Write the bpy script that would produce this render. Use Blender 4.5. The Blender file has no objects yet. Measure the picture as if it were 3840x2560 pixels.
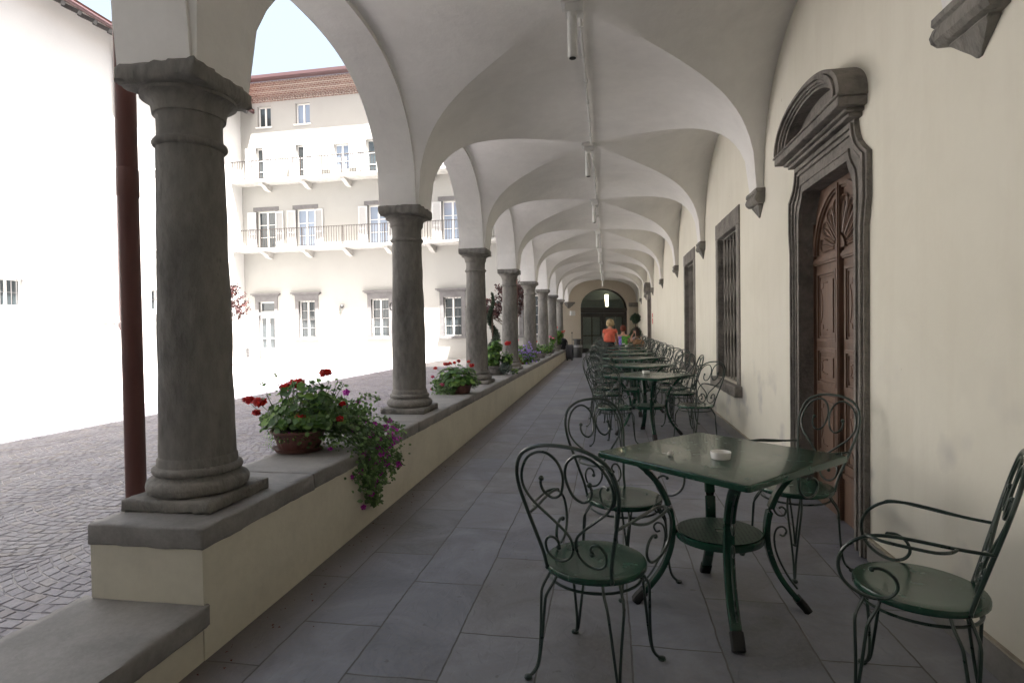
import bpy, bmesh, math, random
from math import sin, cos, pi, radians as RD, sqrt, atan2
from mathutils import Vector, Matrix, Euler, noise
random.seed(7)
SC = bpy.context.scene
COL = SC.collection
FS = 0.0078                      # the loggia floor rises gently away from the viewer
def fz(y): return FS * y

# ------------------------------------------------------------------ mesh builder
class MB:
    def __init__(s): s.v = []; s.f = []; s.sm = []
    def add(s, vs, fs, smooth=False):
        o = len(s.v); s.v += [tuple(p) for p in vs]
        s.f += [tuple(o + i for i in f) for f in fs]; s.sm += [smooth] * len(fs)
        return s
    def box(s, x0, x1, y0, y1, z0, z1):
        return s.add([(x0,y0,z0),(x1,y0,z0),(x1,y1,z0),(x0,y1,z0),(x0,y0,z1),(x1,y0,z1),(x1,y1,z1),(x0,y1,z1)],
                     [(0,3,2,1),(4,5,6,7),(0,1,5,4),(1,2,6,5),(2,3,7,6),(3,0,4,7)])
    def wbox(s, x0, x1, y0, y1, z0, z1, res=0.05, amp=0.004, rnd=0.012, seed=0.0, fr=9):
        # worn block: rounded edges, chipped by noise
        def axis_(a, b):
            m_ = max(1, int((b-a-2*rnd)/res)); return [a] + [a+rnd+(b-a-2*rnd)*i/m_ for i in range(m_+1)] + [b]
        X_, Y_, Z_ = axis_(x0, x1), axis_(y0, y1), axis_(z0, z1); nx, ny, nz = len(X_)-1, len(Y_)-1, len(Z_)-1
        idx = {}; vs = []; fs = []
        def P(i, j, k):
            key = (i, j, k)
            if key in idx: return idx[key]
            x = X_[i]; y = Y_[j]; z = Z_[k]
            e = (i in (0, nx)) + (j in (0, ny)) + (k in (0, nz))
            cx, cy, cz = (x0+x1)/2, (y0+y1)/2, (z0+z1)/2
            if e >= 2:
                r = rnd * max(0.15, 0.8 + 1.3*noise.noise(Vector((x*fr*1.7+seed, y*fr*1.7, z*fr*1.7))))
                if i in (0, nx): x += r*(-0.5 if x > cx else 0.5)
                if j in (0, ny): y += r*(-0.5 if y > cy else 0.5)
                if k in (0, nz): z += r*(-0.5 if z > cz else 0.5)
            d = noise.noise_vector(Vector((x*fr*1.3+seed, y*fr*1.3, z*fr*1.3))) * amp
            vs.append((x+d.x, y+d.y, z+d.z)); idx[key] = len(vs)-1; return idx[key]
        for j in range(ny):
            for k in range(nz):
                fs.append((P(0,j,k),P(0,j,k+1),P(0,j+1,k+1),P(0,j+1,k))); fs.append((P(nx,j,k),P(nx,j+1,k),P(nx,j+1,k+1),P(nx,j,k+1)))
        for i in range(nx):
            for k in range(nz):
                fs.append((P(i,0,k),P(i+1,0,k),P(i+1,0,k+1),P(i,0,k+1))); fs.append((P(i,ny,k),P(i,ny,k+1),P(i+1,ny,k+1),P(i+1,ny,k)))
        for i in range(nx):
            for j in range(ny):
                fs.append((P(i,j,0),P(i,j+1,0),P(i+1,j+1,0),P(i+1,j,0))); fs.append((P(i,j,nz),P(i+1,j,nz),P(i+1,j+1,nz),P(i,j+1,nz)))
        return s.add(vs, fs, True)
    def lathe(s, prof, cx=0, cy=0, seg=32, amp=0, fr=6, sx=1, sy=1, cap=True, seed=0.0):
        n = len(prof); vs = []; fs = []
        for (r, z) in prof:
            for k in range(seg):
                a = 2*pi*k/seg; rr = r
                if amp: rr += amp*noise.noise(Vector((cos(a)*r*fr+seed, sin(a)*r*fr, z*fr*0.7)))
                vs.append((cx+rr*cos(a)*sx, cy+rr*sin(a)*sy, z))
        for i in range(n-1):
            for k in range(seg):
                k2 = (k+1) % seg
                fs.append((i*seg+k, i*seg+k2, (i+1)*seg+k2, (i+1)*seg+k))
        if cap:
            fs.append(tuple(reversed(range(seg)))); fs.append(tuple((n-1)*seg+k for k in range(seg)))
        return s.add(vs, fs, True)
    def sweep(s, pts, sec, up=None, closed=False, scale=None, caps=True, smooth=True):
        P = [Vector(p) for p in pts]; n = len(P); m = len(sec); vs = []; fs = []
        prev = None
        for i in range(n):
            if closed: t = P[(i+1) % n] - P[i-1]
            else: t = P[min(i+1, n-1)] - P[max(i-1, 0)]
            t.normalize()
            if up is not None:
                b = t.cross(Vector(up));
                if b.length < 1e-5: b = t.orthogonal()
                b.normalize(); a = b.cross(t).normalized()
            else:
                if prev is None:
                    a = t.orthogonal().normalized()
                else:
                    a = prev - t*prev.dot(t); a.normalize()
                b = t.cross(a).normalized(); prev = a
            sc = scale[i] if scale else 1
            for (p, q) in sec: vs.append(P[i] + (a*q + b*p)*sc)
        L = n if closed else n-1
        for i in range(L):
            j = (i+1) % n
            for k in range(m):
                k2 = (k+1) % m
                fs.append((i*m+k, i*m+k2, j*m+k2, j*m+k))
        if caps and not closed:
            fs.append(tuple(reversed(range(m)))); fs.append(tuple((n-1)*m+k for k in range(m)))
        return s.add(vs, fs, smooth)
    def tube(s, pts, r, seg=8, closed=False, scale=None, up=None):
        return s.sweep(pts, [(r*cos(2*pi*k/seg), r*sin(2*pi*k/seg)) for k in range(seg)], up, closed, scale)
    def ball(s, c, r, sx=1, sy=1, sz=1, seg=12, rings=8):
        prof = [(max(1e-4, r*sin(pi*i/rings)), c[2]-r*sz*cos(pi*i/rings)) for i in range(rings+1)]
        return s.lathe(prof, c[0], c[1], seg, sx=sx, sy=sy)
    def prism(s, poly, a0, a1, axis='x'):
        # poly in the plane perpendicular to axis; 'x': (y,z), 'y': (x,z), 'z': (x,y)
        n = len(poly)
        f = {'x': lambda p, a: (a, p[0], p[1]), 'y': lambda p, a: (p[0], a, p[1]), 'z': lambda p, a: (p[0], p[1], a)}[axis]
        vs = [f(p, a0) for p in poly] + [f(p, a1) for p in poly]
        fs = [tuple(range(n)), tuple(reversed(range(n, 2*n)))] + [(i, i+n, (i+1) % n + n, (i+1) % n) for i in range(n)]
        return s.add(vs, fs)
    def ring(s, A, B, a0, a1, axis='x'):
        # band between two matched open outlines A (outer) and B (inner)
        n = len(A)
        f = {'x': lambda p, a: (a, p[0], p[1]), 'y': lambda p, a: (p[0], a, p[1])}[axis]
        vs = [f(p, a0) for p in A] + [f(p, a0) for p in B] + [f(p, a1) for p in A] + [f(p, a1) for p in B]
        fs = []
        for i in range(n-1):
            fs += [(i, i+1, n+i+1, n+i), (2*n+i, 3*n+i, 3*n+i+1, 2*n+i+1), (i, 2*n+i, 2*n+i+1, i+1), (n+i, n+i+1, 3*n+i+1, 3*n+i)]
        fs += [(0, n, 3*n, 2*n), (n-1, 3*n-1, 4*n-1, 2*n-1)]
        return s.add(vs, fs)
    def quad(s, a, b, c, d): return s.add([a, b, c, d], [(0,1,2,3)])
    def mesh(s, name, m, ang=38, fix=True):
        me = bpy.data.meshes.new(name); me.from_pydata(s.v, [], s.f)
        me.polygons.foreach_set('use_smooth', s.sm)
        if fix:
            bm = bmesh.new(); bm.from_mesh(me)
            bmesh.ops.recalc_face_normals(bm, faces=bm.faces); bm.to_mesh(me); bm.free()
        if any(s.sm): me.set_sharp_from_angle(angle=RD(ang))
        me.materials.append(m); me.update(); return me
    def obj(s, name, m, parent=None, org=(0,0,0), ang=38, fix=True):
        if any(org): s.v = [(x-org[0], y-org[1], z-org[2]) for x, y, z in s.v]
        o = bpy.data.objects.new(name, s.mesh(name, m, ang, fix)); COL.objects.link(o)
        if parent: o.parent = parent
        return o

def tag(o, label=None, cat=None, group=None, kind=None):
    if label: o['label'] = label
    if cat: o['category'] = cat
    if group: o['group'] = group
    if kind: o['kind'] = kind
    return o
def thing(name, label, cat, loc=(0,0,0), rz=0, group=None, kind=None):
    o = bpy.data.objects.new(name, None); COL.objects.link(o); o.empty_display_size = 0.1
    o.location = loc; o.rotation_euler = (0, 0, rz)
    return tag(o, label, cat, group, kind)
KIDS = {}
def dup(root, loc, rz, label, group=None, sc=None, cat=None):
    r = root.copy(); COL.objects.link(r); r.location = loc; r.rotation_euler = (0, 0, rz)
    r['label'] = label
    if group: r['group'] = group
    if sc: r.scale = (sc, sc, sc)
    for ch in list(root.children):
        c = ch.copy(); COL.objects.link(c); c.parent = r
        for g in list(ch.children):
            d = g.copy(); COL.objects.link(d); d.parent = c
    return r
def spline(pts, n=6, closed=False):
    P = [Vector(p) for p in pts]; N = len(P); out = []
    rng = N if closed else N-1
    for i in range(rng):
        if closed: p0, p1, p2, p3 = P[i-1], P[i], P[(i+1) % N], P[(i+2) % N]
        else: p0, p1, p2, p3 = P[max(i-1, 0)], P[i], P[i+1], P[min(i+2, N-1)]
        for k in range(n):
            t = k/n
            out.append(0.5*((2*p1)+(-p0+p2)*t+(2*p0-5*p1+4*p2-p3)*t*t+(-p0+3*p1-3*p2+p3)*t**3))
    if not closed: out.append(P[-1].copy())
    return out

# ------------------------------------------------------------------ materials
def newmat(name):
    m = bpy.data.materials.new(name); m.use_nodes = True
    nt = m.node_tree; b = nt.nodes['Principled BSDF']; return m, nt, b
def N(nt, t, **kw):
    n = nt.nodes.new(t)
    for k, v in kw.items():
        if k in ('inp',):
            for a, c in v.items(): n.inputs[a].default_value = c
        else: setattr(n, k, v)
    return n
def coords(nt, scale=(1,1,1), world=False):
    # object or world position, real metres either way
    if world: g = N(nt, 'ShaderNodeNewGeometry'); out = g.outputs['Position']
    else: g = N(nt, 'ShaderNodeTexCoord'); out = g.outputs['Object']
    mp = N(nt, 'ShaderNodeMapping'); mp.inputs['Scale'].default_value = scale
    nt.links.new(out, mp.inputs['Vector']); return mp.outputs['Vector']
def ramp(nt, src, stops):
    r = N(nt, 'ShaderNodeValToRGB'); e = r.color_ramp.elements
    while len(e) > 1: e.remove(e[-1])
    e[0].position = stops[0][0]; e[0].color = (*stops[0][1], 1)
    for p, c in stops[1:]:
        q = e.new(p); q.color = (*c, 1)
    nt.links.new(src, r.inputs['Fac']); return r.outputs['Color']
def mixc(nt, fac, a, b, mode='MIX'):
    m = N(nt, 'ShaderNodeMix', data_type='RGBA', blend_type=mode)
    if isinstance(fac, (int, float)): m.inputs['Factor'].default_value = fac
    else: nt.links.new(fac, m.inputs['Factor'])
    for i, c in ((6, a), (7, b)):
        if isinstance(c, tuple): m.inputs[i].default_value = (*c, 1)
        else: nt.links.new(c, m.inputs[i])
    return m.outputs[2]
def fnoise(nt, vec, scale, detail=6, rough=0.6, dist=0.0):
    n = N(nt, 'ShaderNodeTexNoise', inp={'Scale': scale, 'Detail': detail, 'Roughness': rough, 'Distortion': dist})
    nt.links.new(vec, n.inputs['Vector']); return n.outputs['Fac']
def bump(nt, b, h, strength=0.3, dist=0.01, prev=None):
    n = N(nt, 'ShaderNodeBump', inp={'Strength': strength, 'Distance': dist})
    nt.links.new(h, n.inputs['Height'])
    if prev: nt.links.new(prev, n.inputs['Normal'])
    nt.links.new(n.outputs['Normal'], b.inputs['Normal']); return n.outputs['Normal']
def k(c, f): return tuple(min(1, x*f) for x in c)
def surf(name, c, rough=0.8, var=0.12, scale=2.0, fine=40, bs=0.25, bd=0.006, tint=None, spots=None, world=False, stretch=(1,1,1), spec=0.3):
    m, nt, b = newmat(name); v = coords(nt, stretch, world)
    n1 = fnoise(nt, v, scale, 8, 0.62, 0.3); n2 = fnoise(nt, v, fine, 6, 0.6)
    col = ramp(nt, n1, [(0.36, k(c, 1-var*1.6)), (0.5, c), (0.64, tint if tint else k(c, 1+var))])
    col = mixc(nt, 0.35, col, ramp(nt, n2, [(0.38, k(c, 1-var)), (0.62, k(c, 1+var*0.8))]))
    if spots:
        n3 = fnoise(nt, v, spots[0], 4, 0.7)
        msk = ramp(nt, n3, [(spots[1], (0,0,0)), (spots[1]+0.06, (1,1,1))])
        col = mixc(nt, msk, col, spots[2])
    nt.links.new(col, b.inputs['Base Color']); b.inputs['Roughness'].default_value = rough
    b.inputs['Specular IOR Level'].default_value = spec
    p = bump(nt, b, n1, bs, bd*4); bump(nt, b, n2, bs, bd, p)
    return m
def paint(name, c, rough=0.3, metal=0.0, coat=0.0, var=0.06, scale=20, spec=0.5):
    m, nt, b = newmat(name); v = coords(nt)
    n1 = fnoise(nt, v, scale, 5, 0.6)
    nt.links.new(ramp(nt, n1, [(0.3, k(c, 1-var)), (0.7, k(c, 1+var))]), b.inputs['Base Color'])
    rr = N(nt, 'ShaderNodeMapRange', inp={'To Min': rough*0.75, 'To Max': min(1, rough*1.35)}); nt.links.new(n1, rr.inputs['Value'])
    nt.links.new(rr.outputs['Result'], b.inputs['Roughness'])
    b.inputs['Metallic'].default_value = metal; b.inputs['Coat Weight'].default_value = coat
    b.inputs['Specular IOR Level'].default_value = spec
    return m
def leafmat(name, c, c2, rough=0.5, trans=0.25):
    m, nt, b = newmat(name); g = N(nt, 'ShaderNodeNewGeometry')
    col = ramp(nt, g.outputs['Random Per Island'], [(0.0, c), (0.6, k(c, 0.6)), (0.85, c2), (1.0, k(c2, 1.3))])
    nt.links.new(col, b.inputs['Base Color']); b.inputs['Roughness'].default_value = rough
    tr = N(nt, 'ShaderNodeBsdfTranslucent'); nt.links.new(col, tr.inputs['Color'])
    mx = N(nt, 'ShaderNodeMixShader'); mx.inputs['Fac'].default_value = trans
    out = nt.nodes['Material Output']
    nt.links.new(b.outputs[0], mx.inputs[1]); nt.links.new(tr.outputs[0], mx.inputs[2]); nt.links.new(mx.outputs[0], out.inputs['Surface'])
    return m

MT = {}
MT['vault'] = surf('vault_plaster', (0.83,0.815,0.79), 0.9, 0.05, 1.1, 8, 0.6, 0.010, spec=0.15)
MT['wall'] = surf('cream_plaster', (0.76,0.725,0.60), 0.9, 0.04, 0.9, 30, 0.2, 0.003, spots=(1.6,0.74,(0.60,0.55,0.45)), spec=0.15)
def m_wall():
    m, nt, b = newmat('cream_wall_plaster'); g = N(nt, 'ShaderNodeNewGeometry'); sep = N(nt, 'ShaderNodeSeparateXYZ'); nt.links.new(g.outputs['Position'], sep.inputs[0])
    v = coords(nt, (1,1,1), True); vs_ = coords(nt, (1,1,0.12), True)
    n1 = fnoise(nt, v, 0.8, 8, 0.6, 0.3); n2 = fnoise(nt, v, 30, 6, 0.6); n3 = fnoise(nt, v, 2.6, 3, 0.5); n4 = fnoise(nt, vs_, 7, 4, 0.6); n5 = fnoise(nt, v, 13, 3, 0.5)
    col = ramp(nt, n1, [(0.36, (0.735,0.705,0.605)), (0.5, (0.775,0.745,0.645)), (0.64, (0.80,0.77,0.675))])
    col = mixc(nt, ramp(nt, n4, [(0.50, (0,0,0)), (0.66, (0.18,0.18,0.18))]), col, (0.66,0.62,0.52))
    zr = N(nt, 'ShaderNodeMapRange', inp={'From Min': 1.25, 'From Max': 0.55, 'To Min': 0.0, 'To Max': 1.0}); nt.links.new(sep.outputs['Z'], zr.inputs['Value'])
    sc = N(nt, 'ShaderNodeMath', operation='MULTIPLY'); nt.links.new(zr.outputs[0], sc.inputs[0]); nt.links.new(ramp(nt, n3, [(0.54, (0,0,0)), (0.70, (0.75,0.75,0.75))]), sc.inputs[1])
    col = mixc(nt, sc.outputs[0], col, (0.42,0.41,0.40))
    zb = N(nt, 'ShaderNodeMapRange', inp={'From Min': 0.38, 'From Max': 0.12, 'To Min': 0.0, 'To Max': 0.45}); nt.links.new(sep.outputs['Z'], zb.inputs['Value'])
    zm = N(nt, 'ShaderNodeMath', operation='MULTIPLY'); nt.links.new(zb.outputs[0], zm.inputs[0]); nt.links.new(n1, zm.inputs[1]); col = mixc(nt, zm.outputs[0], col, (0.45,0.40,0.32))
    col = mixc(nt, ramp(nt, n5, [(0.745, (0,0,0)), (0.765, (0.6,0.6,0.6))]), col, (0.55,0.50,0.42))
    nt.links.new(col, b.inputs['Base Color']); b.inputs['Roughness'].default_value = 0.9; b.inputs['Specular IOR Level'].default_value = 0.15
    p = bump(nt, b, n3, 0.35, 0.012); p = bump(nt, b, n5, 0.2, 0.004, p); bump(nt, b, n2, 0.25, 0.003, p); return m
MT['wall'] = m_wall()
MT['endwall'] = surf('beige_plaster', (0.60,0.54,0.45), 0.9, 0.04, 0.9, 30, 0.2, 0.003, spec=0.15)
MT['lowwall'] = surf('low_wall_plaster', (0.62,0.59,0.49), 0.9, 0.07, 1.8, 22, 0.3, 0.004, spots=(3.2,0.70,(0.47,0.41,0.30)), spec=0.15)
MT['wing'] = surf('wing_plaster', (0.62,0.62,0.605), 0.9, 0.03, 0.6, 20, 0.15, 0.003, spec=0.15)
MT['facade'] = surf('courtyard_plaster', (0.345,0.34,0.32), 0.9, 0.03, 0.6, 20, 0.15, 0.003, spec=0.15)
MT['stone'] = surf('grey_sandstone', (0.205,0.196,0.18), 0.85, 0.30, 2.6, 24, 1.0, 0.012, tint=(0.27,0.252,0.225), spots=(5,0.62,(0.085,0.082,0.078)), stretch=(1,1,0.45))
MT['cope'] = surf('coping_stone', (0.235,0.225,0.215), 0.7, 0.16, 3, 50, 0.35, 0.004, tint=(0.29,0.275,0.255), spots=(5,0.68,(0.15,0.14,0.13)), world=True)
MT['frame'] = surf('door_stone', (0.225,0.207,0.188), 0.85, 0.26, 4.5, 30, 1.0, 0.008, tint=(0.29,0.265,0.235))
MT['fstone'] = surf('facade_stone', (0.15,0.145,0.145), 0.85, 0.15, 3.5, 25, 0.3, 0.004)
MT['balc'] = surf('balcony_stone', (0.45,0.44,0.42), 0.85, 0.15, 3.5, 25, 0.3, 0.004)
MT['skirt'] = surf('skirting_stone', (0.22,0.21,0.20), 0.6, 0.15, 3, 40, 0.2, 0.003, world=True)
MT['mortar'] = surf('mortar_bead', (0.42,0.38,0.31), 0.95, 0.15, 6, 60, 0.5, 0.004, world=True)
MT['green'] = paint('green_enamel', (0.010,0.050,0.030), 0.24, 0.0, 0.15, 0.12)
MT['iron'] = paint('dark_green_iron', (0.016,0.034,0.025), 0.28, 0.0, 0.3, 0.15)
MT['rubber'] = paint('black_rubber', (0.015,0.015,0.014), 0.6)
MT['white'] = paint('white_paint', (0.72,0.72,0.70), 0.45)
MT['wframe'] = paint('window_white', (0.75,0.74,0.72), 0.5)
MT['shutter'] = paint('shutter_white', (0.50,0.50,0.50), 0.6)
MT['dark'] = paint('dark_interior', (0.02,0.02,0.02), 0.8)
MT['anth'] = paint('anthracite_metal', (0.035,0.036,0.036), 0.45)
MT['grille'] = paint('grille_iron', (0.34,0.31,0.275), 0.6, 0.0)
MT['rust'] = surf('rusted_iron', (0.045,0.036,0.032), 0.7, 0.4, 14, 60, 0.2, 0.002)
MT['copper'] = surf('painted_downspout', (0.125,0.048,0.04), 0.42, 0.14, 3, 30, 0.1, 0.002, world=True, stretch=(1,1,0.3), spec=0.5)
MT['gutter'] = paint('gutter_brown', (0.07,0.038,0.04), 0.45)
MT['wood'] = surf('walnut_wood', (0.135,0.080,0.054), 0.42, 0.32, 3, 40, 0.15, 0.003, tint=(0.18,0.11,0.077), stretch=(2,2,0.25), spec=0.5)
MT['greywood'] = surf('grey_rafter', (0.10,0.10,0.10), 0.8, 0.2, 4, 40)
MT['terra'] = surf('terracotta_plastic', (0.155,0.070,0.058), 0.5, 0.12, 5, 50, 0.1, 0.002, spec=0.45)
MT['greypot'] = surf('grey_clay', (0.16,0.15,0.14), 0.75, 0.2, 8, 60, 0.3, 0.003)
MT['redpot'] = surf('dark_red_clay', (0.16,0.035,0.03), 0.5, 0.12, 5, 50)
MT['soil'] = surf('soil', (0.05,0.03,0.02), 0.95, 0.5, 30, 90, 0.8, 0.01)
MT['ceramic'] = paint('white_ceramic', (0.80,0.79,0.76), 0.25, 0, 0.4, 0.02)
MT['ash'] = surf('ash_remains', (0.10,0.07,0.05), 0.95, 0.5, 60, 200)
MT['paper'] = surf('crumpled_paper', (0.75,0.72,0.66), 0.9, 0.1, 60, 200)
MT['ger'] = leafmat('geranium_leaf', (0.085,0.20,0.038), (0.19,0.33,0.07), trans=0.35)
MT['ivy'] = leafmat('trailing_leaf', (0.11,0.20,0.065), (0.18,0.31,0.10), trans=0.35)
MT['con'] = leafmat('conifer_leaf', (0.022,0.050,0.026), (0.05,0.075,0.04))
MT['silver'] = leafmat('silver_leaf', (0.07,0.11,0.085), (0.10,0.14,0.11))
MT['maple'] = leafmat('red_leaf', (0.060,0.020,0.022), (0.10,0.04,0.035))
MT['stem'] = paint('green_stem', (0.06,0.10,0.03), 0.6)
MT['bark'] = surf('bark', (0.09,0.065,0.05), 0.9, 0.3, 12, 60)
MT['red'] = leafmat('red_petal', (0.62,0.018,0.02), (0.75,0.04,0.03), trans=0.3)
MT['pink'] = leafmat('pink_petal', (0.72,0.10,0.22), (0.80,0.25,0.35), trans=0.3)
MT['mag'] = leafmat('magenta_petal', (0.50,0.045,0.42), (0.62,0.12,0.55), trans=0.3)
MT['lil'] = leafmat('lilac_petal', (0.36,0.25,0.66), (0.48,0.36,0.75), trans=0.3)
MT['skin'] = paint('skin', (0.50,0.27,0.19), 0.55)
MT['coral'] = surf('coral_cotton', (0.62,0.135,0.085), 0.9, 0.14, 7, 30, 0.9, 0.02)
MT['black'] = surf('black_cloth', (0.012,0.012,0.014), 0.9, 0.2, 9, 60)
MT['blond'] = surf('blond_hair', (0.42,0.32,0.18), 0.6, 0.35, 18, 70, stretch=(3,3,0.4))
MT['darkhair'] = surf('dark_hair', (0.025,0.012,0.010), 0.5, 0.3, 18, 70, stretch=(3,3,0.4))
MT['redhair'] = surf('auburn_hair', (0.14,0.035,0.02), 0.6, 0.3, 18, 70, stretch=(3,3,0.4))
MT['lime'] = surf('lime_cotton', (0.13,0.40,0.07), 0.9, 0.08, 9, 60)
MT['purple'] = surf('purple_cotton', (0.27,0.19,0.62), 0.9, 0.08, 9, 60)
MT['mauve'] = surf('mauve_cotton', (0.36,0.27,0.29), 0.9, 0.08, 9, 60)
MT['leather'] = surf('tan_leather', (0.22,0.12,0.06), 0.6, 0.25, 9, 60)
MT['case'] = surf('grey_suitcase', (0.07,0.07,0.08), 0.5, 0.1, 9, 90)
MT['bag'] = surf('clear_liner', (0.30,0.30,0.30), 0.35, 0.2, 20, 90)
MT['signred'] = paint('sign_red', (0.65,0.03,0.03), 0.5)
MT['tile'] = surf('roof_tile', (0.13,0.065,0.05), 0.85, 0.3, 3, 20)
MT['dead'] = surf('dry_petals', (0.12,0.035,0.02), 0.9, 0.4, 30, 90)

def glassy(name, c, rough=0.04, spec=0.9):
    m, nt, b = newmat(name); b.inputs['Base Color'].default_value = (*c, 1)
    v = coords(nt); n1 = fnoise(nt, v, 1.2, 2); bump(nt, b, n1, 0.05, 0.02)
    b.inputs['Roughness'].default_value = rough; b.inputs['Specular IOR Level'].default_value = spec; return m
MT['glass'] = glassy('window_glass', (0.045,0.055,0.06))
MT['glassblue'] = glassy('window_glass_curtain', (0.23,0.28,0.36))
def seethru():
    m, nt, b = newmat('clear_glass'); out = nt.nodes['Material Output']
    t = N(nt, 'ShaderNodeBsdfTransparent'); t.inputs['Color'].default_value = (0.80,0.86,0.83,1)
    g = N(nt, 'ShaderNodeBsdfGlossy'); g.inputs['Roughness'].default_value = 0.03
    lw = N(nt, 'ShaderNodeLayerWeight', inp={'Blend': 0.5}); pw = N(nt, 'ShaderNodeMath', operation='POWER'); pw.inputs[1].default_value = 3.5; nt.links.new(lw.outputs['Facing'], pw.inputs[0])
    f = N(nt, 'ShaderNodeMath', operation='MULTIPLY_ADD'); f.inputs[1].default_value = 0.7; f.inputs[2].default_value = 0.05; nt.links.new(pw.outputs[0], f.inputs[0]); mx = N(nt, 'ShaderNodeMixShader')
    nt.links.new(f.outputs[0], mx.inputs[0]); nt.links.new(t.outputs[0], mx.inputs[1]); nt.links.new(g.outputs[0], mx.inputs[2])
    nt.links.new(mx.outputs[0], out.inputs['Surface']); return m
MT['clear'] = seethru()
def emis(name, c, s):
    m, nt, b = newmat(name); b.inputs['Emission Color'].default_value = (*c, 1); b.inputs['Emission Strength'].default_value = s; return m
MT['lamp'] = emis('warm_lamp', (1.0,0.80,0.52), 1.6)

def m_floor():
    m, nt, b = newmat('slab_floor')
    g = N(nt, 'ShaderNodeNewGeometry'); sep = N(nt, 'ShaderNodeSeparateXYZ'); nt.links.new(g.outputs['Position'], sep.inputs[0])
    nz = N(nt, 'ShaderNodeTexNoise', inp={'Scale': 2.2, 'Detail': 5}); nt.links.new(g.outputs['Position'], nz.inputs['Vector'])
    nb = N(nt, 'ShaderNodeTexNoise', inp={'Scale': 14.0, 'Detail': 4}); nt.links.new(g.outputs['Position'], nb.inputs['Vector'])
    def wob(src, s0, s1):
        a = N(nt, 'ShaderNodeMath', operation='MULTIPLY_ADD'); a.inputs[1].default_value = s0; nt.links.new(nz.outputs['Fac'], a.inputs[0]); nt.links.new(src, a.inputs[2])
        c = N(nt, 'ShaderNodeMath', operation='MULTIPLY_ADD'); c.inputs[1].default_value = s1; nt.links.new(nb.outputs['Fac'], c.inputs[0]); nt.links.new(a.outputs[0], c.inputs[2])
        return c.outputs[0]
    cb = N(nt, 'ShaderNodeCombineXYZ'); nt.links.new(wob(sep.outputs['Y'], 0.03, 0.010), cb.inputs[0])
    ox = N(nt, 'ShaderNodeMath', operation='ADD'); ox.inputs[1].default_value = 10.03; nt.links.new(wob(sep.outputs['X'], 0.02, 0.009), ox.inputs[0]); nt.links.new(ox.outputs[0], cb.inputs[1])
    br = N(nt, 'ShaderNodeTexBrick', offset=0.43, squash=1.0, inp={'Scale': 1.0, 'Mortar Size': 0.0045, 'Mortar Smooth': 0.3, 'Brick Width': 0.83, 'Row Height': 0.375, 'Bias': 0.0})
    br.inputs['Color1'].default_value = (0,0,0,1); br.inputs['Color2'].default_value = (1,1,1,1); br.inputs['Mortar'].default_value = (0.5,0.5,0.5,1)
    nt.links.new(cb.outputs[0], br.inputs['Vector'])
    vv = coords(nt, (1,1,1), True)
    n1 = fnoise(nt, vv, 2.4, 8, 0.65, 0.8); n2 = fnoise(nt, vv, 45, 6, 0.65)
    tone = ramp(nt, br.outputs['Color'], [(0.0, (0.158,0.158,0.168)), (0.3, (0.195,0.205,0.250)), (0.6, (0.25,0.26,0.305)), (0.8, (0.205,0.196,0.195)), (1.0, (0.295,0.302,0.335))])
    col = mixc(nt, 0.5, tone, ramp(nt, n1, [(0.36, (0.135,0.128,0.130)), (0.5, (0.225,0.23,0.258)), (0.64, (0.345,0.35,0.38))]))
    col = mixc(nt, ramp(nt, n2, [(0.45, (0,0,0)), (0.8, (0.6,0.6,0.6))]), col, (0.25,0.24,0.235))
    col = mixc(nt, ramp(nt, fnoise(nt, vv, 19, 3, 0.5), [(0.70, (0,0,0)), (0.76, (0.5,0.5,0.5))]), col, (0.10,0.092,0.085))
    # brown dirt gathered along the foot of the low wall
    dx = N(nt, 'ShaderNodeMapRange', inp={'From Min': -1.66, 'From Max': -1.30, 'To Min': 1.0, 'To Max': 0.0}); nt.links.new(sep.outputs['X'], dx.inputs['Value'])
    dm = N(nt, 'ShaderNodeMath', operation='MULTIPLY'); nt.links.new(dx.outputs[0], dm.inputs[0]); nt.links.new(n1, dm.inputs[1])
    col = mixc(nt, dm.outputs[0], col, (0.12,0.085,0.06))
    mort = mixc(nt, fnoise(nt, vv, 6, 3), (0.02,0.019,0.019), (0.20,0.19,0.18))
    col = mixc(nt, br.outputs['Fac'], col, mort)
    nt.links.new(col, b.inputs['Base Color'])
    rr = N(nt, 'ShaderNodeMapRange', inp={'To Min': 0.42, 'To Max': 0.75}); nt.links.new(n1, rr.inputs['Value']); nt.links.new(rr.outputs[0], b.inputs['Roughness'])
    b.inputs['Specular IOR Level'].default_value = 0.4
    inv = N(nt, 'ShaderNodeMath', operation='SUBTRACT'); inv.inputs[0].default_value = 1; nt.links.new(br.outputs['Fac'], inv.inputs[1])
    p = bump(nt, b, inv.outputs[0], 0.7, 0.006)
    lay = fnoise(nt, coords(nt, (1.6,1.0,1), True), 3.5, 3, 0.5, 1.6)
    stp = ramp(nt, lay, [(0.44, (0,0,0)), (0.452, (0.5,0.5,0.5)), (0.58, (0.5,0.5,0.5)), (0.592, (1,1,1))])
    p = bump(nt, b, stp, 0.35, 0.006, p)
    p = bump(nt, b, n1, 0.3, 0.02, p); bump(nt, b, n2, 0.35, 0.003, p)
    return m
MT['floor'] = m_floor()

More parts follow.
